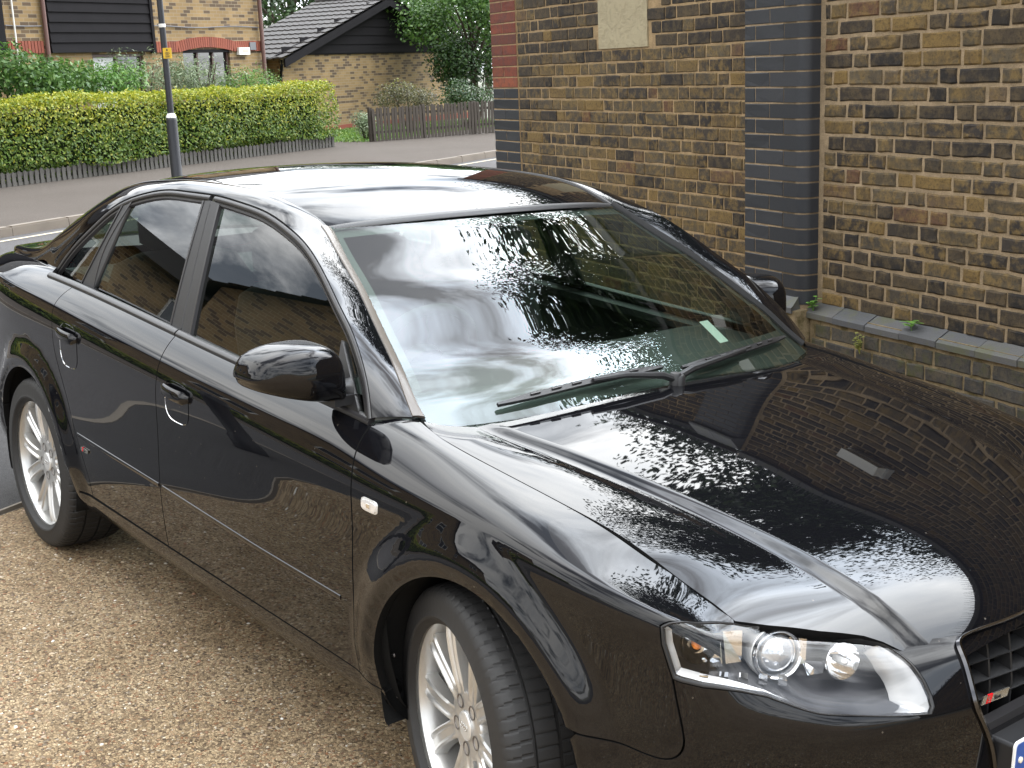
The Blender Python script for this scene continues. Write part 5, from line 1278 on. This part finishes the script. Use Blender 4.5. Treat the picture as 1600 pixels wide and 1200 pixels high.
# ---- picket fences
SANG = math.atan2(SD[1], SD[0])
def picket_fence(root, a, b, n, h, w, mat, gap_z=.06, posts=6, skew=.02):
    a = Vector(a); b = Vector(b); d = (b - a); L = d.length; d.normalize(); ang = math.atan2(d.y, d.x)
    bm_ = bmesh.new(); V = [bm_.verts.new(v) for v in ((-w / 2, -.009, 0), (w / 2, -.009, 0), (w / 2, -.009, h - .03), (0, -.009, h), (-w / 2, -.009, h - .03), (-w / 2, .009, 0), (w / 2, .009, 0), (w / 2, .009, h - .03), (0, .009, h), (-w / 2, .009, h - .03))]
    for f in ((0, 1, 2, 3, 4), (9, 8, 7, 6, 5), (0, 5, 6, 1), (1, 6, 7, 2), (2, 7, 8, 3), (3, 8, 9, 4), (4, 9, 5, 0)): bm_.faces.new([V[i] for i in f])
    me = bpy.data.meshes.new('picket'); bm_.to_mesh(me); bm_.free(); me.materials.append(mat)
    for i in range(n):
        q = a + d * (L * (i + .5) / n); o = bpy.data.objects.new('picket', me); COL.objects.link(o); o.parent = root
        o.location = (q.x, q.y, q.z + gap_z + rnd.uniform(-.015, .015)); o.rotation_euler = (rnd.uniform(-skew, skew), rnd.uniform(-skew, skew), ang)
    nrm = Vector((-d.y, d.x, 0)); nrm = nrm if nrm.dot(Vector((PD[0], PD[1], 0))) > 0 else -nrm
    for zf in (.28, .78):
        m_ = (a + b) / 2 + nrm * .032; MB().box((m_.x, m_.y, m_.z + gap_z + h * zf), (L / 2, .02, .03), Matrix.Rotation(ang, 3, 'Z')).build('rail', mat, root)
    for k in range(posts):
        q = a + d * (L * k / (posts - 1)) + nrm * .09; MB().box((q.x, q.y, q.z + (h + .05) / 2), (.04, .04, (h + .05) / 2), Matrix.Rotation(ang, 3, 'Z')).build('post', mat, root)
pf = tag(empty('picket_fence'), 'low grey picket fence along the foot of the hedge', 'fence')
picket_fence(pf, st(16.78, 10.4, .10), st(16.78, 21.75, .10), 94, .31, .078, WOODG, .0, 7)
pf2 = tag(empty('picket_fence'), 'dark brown picket fence beside the corner of the brick wall', 'fence')
picket_fence(pf2, st(16.80, 23.35, .10), st(15.05, 27.6, .12), 44, .80, .075, WOODD, .04, 4)
# ---- shrubs
def shrub(name, label, c, r, n, size, mat, asp=.5, stem=True, up=.3, group='shrubs in the gardens', flat=0.):
    root = tag(empty(name, (c[0], c[1], .08)), label, 'shrub', group); c = np.array(c, float)
    k = 14; cl = rs.normal(size=(k, 3)); cl /= np.linalg.norm(cl, axis=1)[:, None]; cl *= rs.uniform(.35, .8, (k, 1)); cl[:, 2] = np.abs(cl[:, 2]) * .9 - .25 if not flat else cl[:, 2] * .6
    C = []; N = []
    for q in cl:
        m = n // k; d = rs.normal(size=(m, 3)); d /= np.linalg.norm(d, axis=1)[:, None]; d *= (rs.uniform(0, 1, (m, 1)) ** .4) * .48
        C.append(q + d); N.append(d / .48 + np.array([0, 0, up]))
    C = np.concatenate(C) * np.array(r); N = np.concatenate(N)
    V, Q = leaves(C + (c - np.array([c[0], c[1], .08])), N, size, rs, asp); tag(fastmesh('foliage', V, Q, mat, root), kind='stuff')
    b = MB()
    for j in range(5):
        a = rs.uniform(0, 6.28); tip = Vector((math.cos(a) * r[0] * .5, math.sin(a) * r[1] * .5, c[2] - .08 + r[2] * .3)); b.tube([(0, 0, 0), tip * .5 + Vector((0, 0, .1)), tip], [.03, .022, .008], 6)
    b.build('stems', BARK, root)
    return root
def at(px, py, p):          # point over the street plane p seen at a pixel
    d = CFV + CRV * ((px - 800) / 2068.307) - CUV * ((py - 600) / 2068.307); t_ = (p - (PD[0] * CP[0] + PD[1] * CP[1])) / (PD[0] * d.x + PD[1] * d.y); q = CAMV + d * t_; return (q.x, q.y, q.z)
def sh(name, label, px, py, p, r, n, size, mat, **k): q = at(px, py, p); return shrub(name, label, (q[0], q[1], q[2]), r, n, size, mat, **k)
sh('laurel_shrub', 'dark leafy shrub behind the hedge at the left edge', 25, 118, 18.9, (1.3, 1.3, 1.0), 3400, .10, MIDLEAF)
sh('fern_shrub', 'bright green ferny shrub behind the hedge under the black panel', 140, 128, 18.8, (1.3, 1.2, .75), 3600, .10, FERN, asp=.28, up=.9)
sh('willow_shrub', 'pale silvery sprigs rising behind the hedge right of the black panel', 215, 122, 19.0, (1.0, .9, .95), 1500, .075, WILLOW, asp=.34, up=.6)
sh('willow_shrub', 'grey-green willowy shrub behind the lamp post', 300, 118, 19.0, (1.35, 1.1, .85), 3000, .085, WILLOW, asp=.28, up=.6)
sh('juniper_shrub', 'deep green upright shrub below the corner of the house', 385, 132, 18.8, (1.3, 1.1, .70), 3600, .075, FERN, asp=.25, up=1.2)
sh('laurel_shrub', 'low green foliage filling in behind the hedge at the left', 85, 128, 18.7, (1.0, .9, .65), 2000, .09, MIDLEAF)
sh('garden_shrub', 'rounded pale green shrub at the end of the dark fence', 571, 195, 17.6, (.52, .5, .52), 1900, .055, WILLOW, asp=.5)
sh('clipped_shrub', 'bronze flat-topped clipped shrub behind the dark fence', 638, 150, 17.6, (.95, .8, .55), 3000, .06, BROWNB, flat=1.)
sh('garden_shrub', 'dense dark green shrub beside the wall corner', 728, 148, 17.3, (.95, .85, .75), 3200, .07, DKLEAF)
sh('garden_shrub', 'tall dark bushes filling the gap between garage and wall corner', 745, 95, 19.4, (1.8, 1.6, 1.5), 6500, .11, DKLEAF)
# ---- trees
def tree(name, label, x, y, z0, h, r, n, size, mat, trunk=.2, k=26, seed=1, group='garden trees', cz=.62, rz=None):
    rr = np.random.RandomState(seed); root = tag(empty(name, (x, y, z0)), label, 'tree', group); rz = rz or h * .38
    cl = rr.normal(size=(k, 3)); cl /= np.linalg.norm(cl, axis=1)[:, None]; cl *= rr.uniform(.30, .86, (k, 1)); cl *= np.array([r, r, rz]); cc = np.array([0, 0, h * cz])
    C = []; N = []
    for q in cl:
        m = n // k; d = rr.normal(size=(m, 3)); d /= np.linalg.norm(d, axis=1)[:, None]; rad = r * rr.uniform(.26, .44); d *= (rr.uniform(0, 1, (m, 1)) ** .45); C.append(q + cc + d * np.array([rad, rad, rad * .7])); N.append(d + np.array([0, 0, .5]))
    if n > 30000:
        m = 9000; d = rr.normal(size=(m, 3)); d /= np.linalg.norm(d, axis=1)[:, None]; q = cl[rr.randint(0, k, m)] * .8 + cc; C.append(q + d * rr.uniform(0, .24, (m, 1)) * r); N.append(d)
    V, Q = leaves(np.concatenate(C), np.concatenate(N), np.concatenate([np.full(k * (n // k), size), np.full(9000, .24)]) if n > 30000 else size, rr, .62); tag(fastmesh('crown', V, Q, mat, root), kind='stuff')
    b = MB(); b.tube([(0, 0, 0), (.05, .02, h * .25), (0, .06, h * .5), (.0, 0, h * .75)], [trunk, trunk * .8, trunk * .55, trunk * .2], 10)
    for q in cl[:16]:
        e_ = Vector(q + cc); s_ = Vector((.02, .03, min(h * .55, max(h * .22, e_.z * .55)))); b.tube([s_, (s_ + e_) / 2 + Vector((0, 0, .15)), e_], [trunk * .4, trunk * .25, .015], 6)
    b.build('trunk', BARK, root); return root
tree('street_tree', 'broad leafy tree overhanging the top of the brick wall', -1.9, 8.2, 0, 9.4, 4.5, 80000, .092, DKLEAF, .28, 40, 3, 'trees behind the wall', .63, 3.9)
tree('street_tree', 'second leafy tree behind the brick wall towards the street', -7.2, 9.3, 0, 7.6, 3.6, 40000, .095, DKLEAF, .24, 30, 8, 'trees behind the wall', .62, 3.2)
q = at(735, 40, 19.6); tree('garden_tree', 'leafy tree hanging over the garage gable next to the wall corner', q[0], q[1], .1, 4.9, 2.5, 11000, .11, MIDLEAF, .14, 26, 12, cz=.66, rz=2.1)
for k, (px, p, h, r, mt, lb) in enumerate(((455, 38, 9.5, 4.6, DKLEAF, 'dark tall tree behind the tiled roof beside the house'), (560, 44, 10.5, 5., DKLEAF, 'dark background tree above the middle of the tiled roof'), (650, 36, 9., 4.4, MIDLEAF, 'mid-green background tree above the right slope of the roof'), (760, 40, 10., 5., DKLEAF, 'dark background tree seen past the corner of the brick wall'))):
    q = at(px, 60, p); tree('background_tree', lb, q[0], q[1], 0, h, r, 6500, .24, mt, .25, 24, 20 + k, 'background trees', .55, h * .46)
# ---- grass patch by the garage
GRASS = leafmat('grass_blade', [(0, (.06, .13, .02)), (.6, (.11, .21, .03)), (1, (.20, .28, .06))])
n = 9000; s_ = rs.uniform(21.9, 33, n); p = rs.uniform(16.9, 21.9, n); ok = ~((s_ < 23.4) & (p < 17.6 + (s_ - 21.9) * .5)); C = stv(p, s_, np.full(n, .16) + rs.uniform(0, .04, n))[ok]
V, Q = leaves(C, np.tile(np.array([[.6, -.4, .4]]), (len(C), 1)), .11, rs, .25); tag(fastmesh('grass', V, Q, GRASS), 'short green grass beside the garage wall', 'grass', kind='stuff')
V = [st(p, s_, .13) for p in (16.9, 22.) for s_ in (21.9, 36)]; tag(mk('lawn', V, [(0, 1, 3, 2)], simple('soil_grass', (.06, .10, .022), .95, var=(2., .3))), kind='structure')
V = [st(p, s_, .148) for p, s_ in ((16.7, 21.7), (16.7, 23.5), (22., 26.6), (22., 24.6))]; tag(mk('garden_path', V, [(0, 1, 2, 3)], FARF), kind='structure')
V = [st(p, s_, .118) for p in (16.9, 40) for s_ in (-40, 21.9)]; tag(mk('garden_ground', V, [(0, 1, 3, 2)], simple('garden_soil', (.07, .08, .035), .95)), kind='structure')
# ================================================================== HOUSES ACROSS THE STREET
def housebrick(name, a, b, d):
    t = NT(name); uv = t.node('ShaderNodeUVMap').outputs[0]; xyz = t.node('ShaderNodeSeparateXYZ', {0: uv})
    row = t.math('FLOOR', t.math('DIVIDE', xyz.outputs[1], .075)); sh_ = t.math('MULTIPLY', t.math('MODULO', row, 2.), .5)
    cu = t.math('ADD', t.math('DIVIDE', xyz.outputs[0], .225), sh_); col_ = t.math('FLOOR', cu)
    wn_ = t.node('ShaderNodeTexWhiteNoise', {'Vector': t.node('ShaderNodeCombineXYZ', {0: col_, 1: row}).outputs[0]}, noise_dimensions='2D')
    c = t.ramp(wn_.outputs['Value'], [(0, a), (.45, b), (.66, [x * .85 for x in a]), (.74, d), (1., [x * .8 for x in d])])
    fu = t.math('ABSOLUTE', t.math('SUBTRACT', t.math('FRACT', cu), .5)); fv = t.math('ABSOLUTE', t.math('SUBTRACT', t.math('FRACT', t.math('DIVIDE', xyz.outputs[1], .075)), .5))
    mm = t.math('MAXIMUM', t.ramp(fu, [(.470, 0.), (.485, 1.)]), t.ramp(fv, [(.41, 0.), (.45, 1.)]))
    c = t.mix(mm, c, (.25, .205, .14)); c = t.mix(t.ramp(t.noise(pos(t), 1.2, 5).outputs['Fac'], [(.3, 0.), (.7, .6)]), c, (.72, .69, .66), 'MULTIPLY')
    t.set(Base_Color=c, Roughness=.9); t.bump(mm, -.4, .01); return t.m
HB = housebrick('yellow_brick', (.27, .18, .080), (.22, .145, .062), (.10, .065, .036)); HB2 = housebrick('brown_brick', (.20, .130, .058), (.16, .105, .045), (.08, .05, .028))
BLKB = simple('black_boarding', (.010, .009, .010), .8, spec=.12, var=(3., .3)); DBROWN = simple('brown_paint', (.06, .028, .022), .5); PIPE = simple('brown_pipe', (.11, .055, .045), .5); TILE = simple('concrete_tile', (.052, .048, .046), .85, var=(4., .3), bump=(60, .4, .006)); SOLD = brickmat('soldier_brick', [(0, (.24, .07, .045)), (.5, (.30, .09, .055)), (1, (.21, .065, .045))], None, .85)
GLD = NT('house_glass').set(Base_Color=(.02, .022, .024, 1), Roughness=.03, Specular_IOR_Level=.8).m; CURT = simple('net_curtain', (.55, .55, .55), .9); WHP = simple('white_plastic', (.62, .60, .56), .5); LEAD = simple('lead_grey', (.12, .12, .13), .6)
def hv(p, s_, z): return st(p, s_, z)
def facade(name, p, s0, s1, z0, z1, mat, par, holes=(), th=.25, gable=None, face=-1):
    """brick skin in the plane p = const with real openings; uv in metres"""
    xs = sorted(set([s0, s1] + [h[i] for h in holes for i in (0, 1)])); zs = sorted(set([z0, z1] + [h[i] for h in holes for i in (2, 3)])); V = []; F = []; UV = []
    def quad(P, uv): b = len(V); V.extend(P); F.append((b, b + 1, b + 2, b + 3)); UV.extend(uv)
    for i in range(len(xs) - 1):
        for j in range(len(zs) - 1):
            cx, cz = (xs[i] + xs[i + 1]) / 2, (zs[j] + zs[j + 1]) / 2
            if any(h[0] < cx < h[1] and h[2] < cz < h[3] for h in holes): continue
            q = ((xs[i], zs[j]), (xs[i + 1], zs[j]), (xs[i + 1], zs[j + 1]), (xs[i], zs[j + 1])); quad([hv(p, a, b) for a, b in q], q)
    for h in holes:
        for (a, b), (c, d) in (((h[0], h[2]), (h[0], h[3])), ((h[1], h[2]), (h[1], h[3])), ((h[0], h[2]), (h[1], h[2])), ((h[0], h[3]), (h[1], h[3]))): quad([hv(p, a, b), hv(p, c, d), hv(p + .12, c, d), hv(p + .12, a, b)], ((a, b), (c, d), (c + .12, d), (a + .12, b)))
    if gable: b = len(V); V.extend([hv(p, s0, z1), hv(p, s1, z1), hv(p, (s0 + s1) / 2, gable)]); F.append((b, b + 1, b + 2)); UV.extend(((s0, z1), (s1, z1), ((s0 + s1) / 2, gable)))
    o = mk(name, V, F, mat, par); ul = o.data.uv_layers.new(name='UVMap')
    for l_ in o.data.loops: ul.data[l_.index].uv = UV[l_.vertex_index]
    return o
def hbox(name, p0, p1, s0, s1, z0, z1, mat, par):
    V = [hv(p, s_, z) for z in (z0, z1) for p in (p0, p1) for s_ in (s0, s1)]
    return recalc(mk(name, V, [(0, 2, 3, 1), (4, 5, 7, 6), (0, 1, 5, 4), (2, 6, 7, 3), (0, 4, 6, 2), (1, 3, 7, 5)], mat, par))
def window(par, p, s0, s1, z0, z1, frame=DBROWN, lights=2, curtain=False):
    w = hbox('window', p + .10, p + .11, s0, s1, z0, z1, GLD, par)
    for a, b, c, d in ((s0, s0 + .06, z0, z1), (s1 - .06, s1, z0, z1), (s0, s1, z0, z0 + .06), (s0, s1, z1 - .06, z1)): hbox('window_frame', p + .05, p + .10, a, b, c, d, frame, w)
    for k in range(1, lights): m = s0 + (s1 - s0) * k / lights; hbox('glazing_bar', p + .055, p + .10, m - .03, m + .03, z0, z1, frame, w)
    if curtain: hbox('net_curtain', p + .094, p + .099, s0 + .1, s0 + (s1 - s0) * .45, z0 + .05, z1 - .05, CURT, w)
    return w
def soldier(par, p, s0, s1, zb, h=.235, rise=0., c=None, half=1.):
    n = int((s1 - s0) / .0755)
    for k in range(n):
        s_ = s0 + (k + .5) * (s1 - s0) / n; dz = 0.; tl = 0.
        if c is not None and abs(s_ - c) < half: f = (s_ - c) / half; dz = rise * (1 - f * f); tl = math.atan(-2 * rise * f / half)
        x, y, _ = st(p, s_); o = MB().box((0, 0, 0), (.032, .025, h / 2)).build('soldier_brick', SOLD, par); o.location = (x, y, zb + h / 2 + dz); o.rotation_euler = (Matrix.Rotation(SANG, 3, 'Z') @ Matrix.Rotation(-tl, 3, 'Y')).to_euler()
def tiled(name, par, a, b, c, d, rows_, cols=0, mat=None, th=.03):
    """roof slope as courses of tiles: a-b eaves, d-c ridge"""
    a, b, c, d = map(Vector, (a, b, c, d)); n_ = (b - a).cross(d - a).normalized(); n_ = n_ if n_.z > 0 else -n_
    for k in range(rows_):
        f0, f1 = k / rows_, (k + 1.12) / rows_; P = [a.lerp(d, f0), b.lerp(c, f0), b.lerp(c, min(1, f1)), a.lerp(d, min(1, f1))]
        m = cols or 1; V = []; F = []
        for i in range(m * 3 + 1):
            q = i / (m * 3); wv = (.5 + .5 * math.cos(q * m * 2 * math.pi)) * .025 if cols else 0
            V += [P[0].lerp(P[1], q) + n_ * (th * 1.6 + wv), P[3].lerp(P[2], q) + n_ * (th * .4 + wv), P[0].lerp(P[1], q) + n_ * (.0 + wv)]
        for i in range(m * 3): F += [(i * 3, i * 3 + 3, i * 3 + 4, i * 3 + 1), (i * 3 + 2, i * 3 + 5, i * 3 + 3, i * 3)]
        mk('tile_course', V, F, mat or TILE, par)
# ---- house with the black panel
ha = tag(empty('brick_house', st(20, 18)), 'yellow brick house with a black boarded panel behind the hedge', 'house')
HZ = 5.4
W1 = (20.66, 22.28, 1.0, 2.42); W2 = (17.9, 19.4, .95, 2.36); W0 = (13.2, 14.7, 1.0, 2.40)
facade('wall', 20, 10.6, 23.62, 0, HZ, HB, ha, (W1, W2, W0))
facade('wall', 27, 10.6, 23.62, 0, HZ, HB, ha)
for s_ in (10.6, 23.62): 
    V = [hv(20, s_, 0), hv(27, s_, 0), hv(27, s_, HZ), hv(20, s_, HZ), hv(23.5, s_, 7.9)]; o = mk('wall', V, [(0, 1, 2, 4, 3)], HB, ha); ul = o.data.uv_layers.new(name='UVMap')
    for l_ in o.data.loops: v = V[l_.vertex_index]; ul.data[l_.index].uv = ((0, 7, 7, 0, 3.5)[l_.vertex_index], v[2])
tiled('roof', ha, hv(19.6, 10.3, HZ - .1), hv(19.6, 23.9, HZ - .1), hv(23.5, 23.9, 7.95), hv(23.5, 10.3, 7.95), 16); tiled('roof', ha, hv(27.4, 10.3, HZ - .1), hv(27.4, 23.9, HZ - .1), hv(23.5, 23.9, 7.95), hv(23.5, 10.3, 7.95), 16)
window(ha, 20, *W1, lights=3); window(ha, 20, *W2, lights=2, curtain=True); window(ha, 20, *W0, lights=2)
# black weatherboarding, one board at a time
for k in range(15): hbox('weatherboard', 19.90 + .012 * 0, 19.955, 16.75, 19.62, 2.40 + k * .2, 2.40 + k * .2 + .205 if k < 14 else 5.4, BLKB, ha) if False else recalc(mk('weatherboard', [hv(p, s_, z) for s_ in (16.75, 19.62) for p, z in ((19.90, 2.40 + k * .2), (19.93, 2.40 + k * .2 + .21), (19.98, 2.40 + k * .2 + .21), (19.98, 2.40 + k * .2))], [(0, 1, 2, 3), (7, 6, 5, 4), (0, 4, 5, 1), (1, 5, 6, 2), (2, 6, 7, 3), (3, 7, 4, 0)], BLKB, ha))
hbox('panel_post', 19.88, 19.98, 19.62, 19.70, 2.36, 5.4, BLKB, ha)
hbox('weatherboard_return', 19.90, 19.98, 10.9, 15.62, 2.40, 5.4, BLKB, ha)
soldier(ha, 19.985, 15.70, 16.60, 2.40); soldier(ha, 19.985, 19.72, 23.48, 2.375, .235, .10, 21.47, .95); 
facade('wall_infill', 19.998, 20.66, 22.28, 2.36, 2.43, BLKB, ha)
b = MB(); b.tube([hv(19.93, 16.66, .1), hv(19.93, 16.66, 5.3)], .045, 10); auto_smooth(b.build('downpipe', PIPE, ha), 50)
b = MB(); b.tube([hv(19.90, 23.42, .1), hv(19.90, 23.42, 5.3)], .05, 10); auto_smooth(b.build('downpipe', PIPE, ha), 50)
b = MB(); b.tube([hv(19.95, 15.90, .1), hv(19.95, 15.90, 5.3)], .018, 8); auto_smooth(b.build('waste_pipe', WHP, ha), 50)
b = MB(); b.tube([hv(19.97, s_, 2.93 + .02 * math.sin(s_ * 2.3)) for s_ in np.linspace(19.75, 23.4, 14)], .012, 6); b.build('cable', LEAD, ha)
b = MB(); b.tube([hv(19.97, s_, 2.93 + .015 * math.sin(s_ * 3.)) for s_ in np.linspace(15.7, 16.6, 6)], .012, 6); b.build('cable', LEAD, ha)
hbox('alarm_box', 19.90, 19.985, 22.52, 22.92, 2.29, 2.46, WHP, ha); hbox('alarm_label', 19.897, 19.90, 22.64, 22.86, 2.34, 2.42, simple('label_pink', (.60, .38, .33), .6), ha); hbox('air_vent', 19.93, 19.985, 22.98, 23.2, 2.40, 2.58, LEAD, ha)
# ---- the long house mirrored in the car's windows
hc = tag(empty('brick_house', st(20, 0)), 'long brown brick house further along the street, outside the view', 'house')
hw = [(s_, s_ + 1.3, z, z + 1.15) for s_ in (-11.5, -8., -4.6, -1.2, 2.2, 5.6) for z in (1.0, 3.4)]
facade('wall', 20, -13., 9.2, 0, 5.0, HB2, hc, hw); facade('wall', 28, -13., 9.2, 0, 5.0, HB2, hc)
for h in hw: window(hc, 20, *h, frame=WHP, lights=2)
for s_ in (-13., 9.2): mk('gable_wall', [hv(20, s_, 0), hv(28, s_, 0), hv(28, s_, 5.0), hv(24, s_, 6.3), hv(20, s_, 5.0)], [(0, 1, 2, 3, 4)], HB2, hc)
tiled('roof', hc, hv(19.6, -13.3, 4.9), hv(19.6, 9.5, 4.9), hv(24, 9.5, 6.4), hv(24, -13.3, 6.4), 18); tiled('roof', hc, hv(28.4, -13.3, 4.9), hv(28.4, 9.5, 4.9), hv(24, 9.5, 6.4), hv(24, -13.3, 6.4), 18)
for s_ in (-9.5, -5.2, -.9, 3.4, 7.): 
    f = .42; A = Vector(hv(19.6, s_, 4.9)).lerp(Vector(hv(24, s_, 6.4)), f); B_ = Vector(hv(19.6, s_, 4.9)).lerp(Vector(hv(24, s_, 6.4)), f + .26); u_ = Vector((SD[0], SD[1], 0)); n_ = (B_ - A).cross(u_).normalized(); n_ = n_ if n_.z > 0 else -n_
    mk('roof_light', [A - u_ * .45 + n_ * .12, A + u_ * .45 + n_ * .12, B_ + u_ * .45 + n_ * .12, B_ - u_ * .45 + n_ * .12], [(0, 1, 2, 3)], GLD, hc)
    for a_, b_ in ((A - u_ * .48, B_ - u_ * .48), (A + u_ * .48, B_ + u_ * .48), (A - u_ * .48, A + u_ * .48), (B_ - u_ * .48, B_ + u_ * .48)): MB().tube([a_ + n_ * .1, b_ + n_ * .1], .06, 4).build('roof_light_frame', LEAD, hc)
facade('wing_wall', 19.2, -7.2, -.6, 0, 5.3, HB2, hc, ((-5.8, -4.5, 1., 2.2), (-3.2, -1.9, 1., 2.2), (-5.8, -4.5, 3.5, 4.7), (-3.2, -1.9, 3.5, 4.7)), gable=7.3)
for h in ((-5.8, -4.5, 1., 2.2), (-3.2, -1.9, 1., 2.2), (-5.8, -4.5, 3.5, 4.7), (-3.2, -1.9, 3.5, 4.7)): window(hc, 19.2, *h, frame=WHP, lights=2)
tiled('roof', hc, hv(18.9, -7.5, 5.15), hv(24., -7.5, 5.15), hv(24., -3.9, 7.4), hv(18.9, -3.9, 7.4), 10); tiled('roof', hc, hv(18.9, -.3, 5.15), hv(24., -.3, 5.15), hv(24., -3.9, 7.4), hv(18.9, -3.9, 7.4), 10)
# ---- low tiled building with a dark gable
hg = tag(empty('brick_garage', st(22, 31)), 'low brick building with dark boarded gable and tiled roof', 'garage')
facade('wall', 22, 26.75, 36.9, 0, 2.32, HB, hg)
V = [hv(22, 26.75, 0), hv(24.3, 26.75, 0), hv(24.3, 26.75, 2.32), hv(22, 26.75, 2.32)]; o = mk('wall', V, [(0, 1, 2, 3)], HB, hg); ul = o.data.uv_layers.new(name='UVMap')
for l_ in o.data.loops: ul.data[l_.index].uv = ((0, 0), (10, 0), (10, 2.32), (0, 2.32))[l_.vertex_index]
hbox('brick_plinth', 21.97, 22.02, 26.7, 36.9, 0, .30, SOLD, hg)
recalc(mk('gable_boarding', [hv(p, s_, z) for p in (21.95, 22.0) for s_, z in ((26.5, 2.30), (37.1, 2.30), (31.82, 3.86))], [(0, 1, 2), (5, 4, 3), (0, 3, 4, 1), (1, 4, 5, 2), (2, 5, 3, 0)], BLKB, hg))
for k in range(6):
    f = k / 6; a_, b_ = 26.7 + f * 5.1, 36.9 - f * 5.1; z = 2.33 + f * 1.5; hbox('gable_board', 21.93, 21.952, a_ + .1, b_ - .1, z, z + .2, BLKB, hg) if b_ - a_ > .8 else None
for a_, b_ in (((26.5, 2.20), (31.82, 3.90)), ((37.5, 2.10), (31.82, 3.90))):
    V = [hv(p, s_, z) for p in (21.62, 21.68) for s_, z in ((a_[0], a_[1]), (b_[0], b_[1]), (b_[0], b_[1] - .22), (a_[0], a_[1] - .22))]; recalc(mk('bargeboard', V, [(0, 1, 2, 3), (7, 6, 5, 4), (0, 4, 5, 1), (1, 5, 6, 2), (2, 6, 7, 3), (3, 7, 4, 0)], BLKB, hg))
tiled('roof', hg, hv(21.6, 26.45, 2.20), hv(24.3, 26.45, 2.20), hv(24.3, 31.82, 3.93), hv(21.6, 31.82, 3.93), 13, 12)
tiled('roof', hg, hv(21.6, 37.55, 2.10), hv(24.3, 37.55, 2.10), hv(24.3, 31.82, 3.93), hv(21.6, 31.82, 3.93), 13)
b = MB(); b.tube([hv(p, 31.82, 3.98) for p in (21.6, 24.3)], .12, 8); b.build('ridge_tiles', TILE, hg)
b = MB(); b.tube([hv(21.75, 26.5, 2.18), hv(21.75, 26.5, 2.05), hv(21.95, 26.68, 1.75), hv(21.95, 26.68, .2)], .04, 8); b.build('downpipe', LINER, hg)
hbox('link_wall', 21.9, 22.2, 23.7, 26.75, 0, 2.2, HB2 if False else SOLD, hg) if False else facade('link_wall', 22.4, 23.6, 26.75, 0, 2.2, HB, hg)
tiled('roof', hg, hv(21.9, 23.7, 2.20), hv(21.9, 26.3, 2.20), hv(24.4, 26.3, 3.0), hv(24.4, 23.7, 3.0), 6, 12)
# ================================================================== STREET LAMP, BOLLARD
LPAINT = simple('lamp_paint', (.014, .015, .019), .45, var=(5., .2))
x, y, _ = st(12.9, 12.28); lp = tag(empty('street_lamp', (x, y, .09)), 'dark lamp post with pale collar standing in front of the hedge', 'street lamp')
auto_smooth(MB().lathe([(.09, 0), (.084, .02), (.080, 1.10), (.076, 1.14), (.060, 1.16)], 20).build('lamp_base', LPAINT, lp), 40)
auto_smooth(MB().lathe([(.076, 1.135), (.074, 1.16), (.052, 1.20), (.048, 1.205)], 20).build('lamp_collar', simple('collar_white', (.62, .62, .60), .5), lp), 40)
auto_smooth(MB().lathe([(.048, 1.20), (.045, 2.5), (.040, 5.3)], 16).build('lamp_column', LPAINT, lp), 40)
auto_smooth(MB().lathe([(.050, 2.44), (.051, 2.46), (.051, 2.475), (.050, 2.49)], 16).build('clamp_band', WHP, lp), 40)
MB().tube([(0, 0, 5.25), (-.05, -.02, 5.55), (.5, .25, 5.7)], .03, 8).build('lamp_arm', LPAINT, lp); MB().box((.62, .31, 5.7), (.28, .12, .06), Matrix.Rotation(.46, 3, 'Z')).build('lamp_head', LPAINT, lp)
YS = simple('sign_yellow', (.55, .34, .015), .5); sg = empty('notice_plate', (.085, -.0, 2.07), lp)
fz = math.atan2(-.60, .765)
M3 = Matrix.Rotation(fz, 3, 'Z')
sg.rotation_euler = (0, 0, fz); sg.location = (.055 * math.cos(fz) + .05 * .62, .055 * math.sin(fz) + .05 * .78, 2.07)
MB().box((0, 0, 0), (.006, .062, .075)).build('plate_sheet', YS, sg)
for k, (zz, w_) in enumerate(((.045, .010), (.012, .030), (-.006, .034), (-.022, .026), (-.040, .036), (-.055, .030))): MB().box((.0068, 0, zz), (.0006, w_, .0035 if k else .014)).build('printed_line', PLAST, sg)
x, y = -3.42, -2.18; bo = tag(empty('bollard', (x, y, float(gz(x, y)))), 'black cast bollard on the footway, mirrored in the front door', 'bollard')
auto_smooth(MB().lathe([(.11, 0), (.11, .12), (.088, .16), (.080, .82), (.095, .86), (.095, .90), (.075, .95), (.085, 1.02), (.06, 1.08), (.0001, 1.10)], 20).build('bollard_body', LPAINT, bo), 40)

for rt in (ha, hc, hg):
    for ch_ in rt.children: ch_.location = ch_.location - rt.location
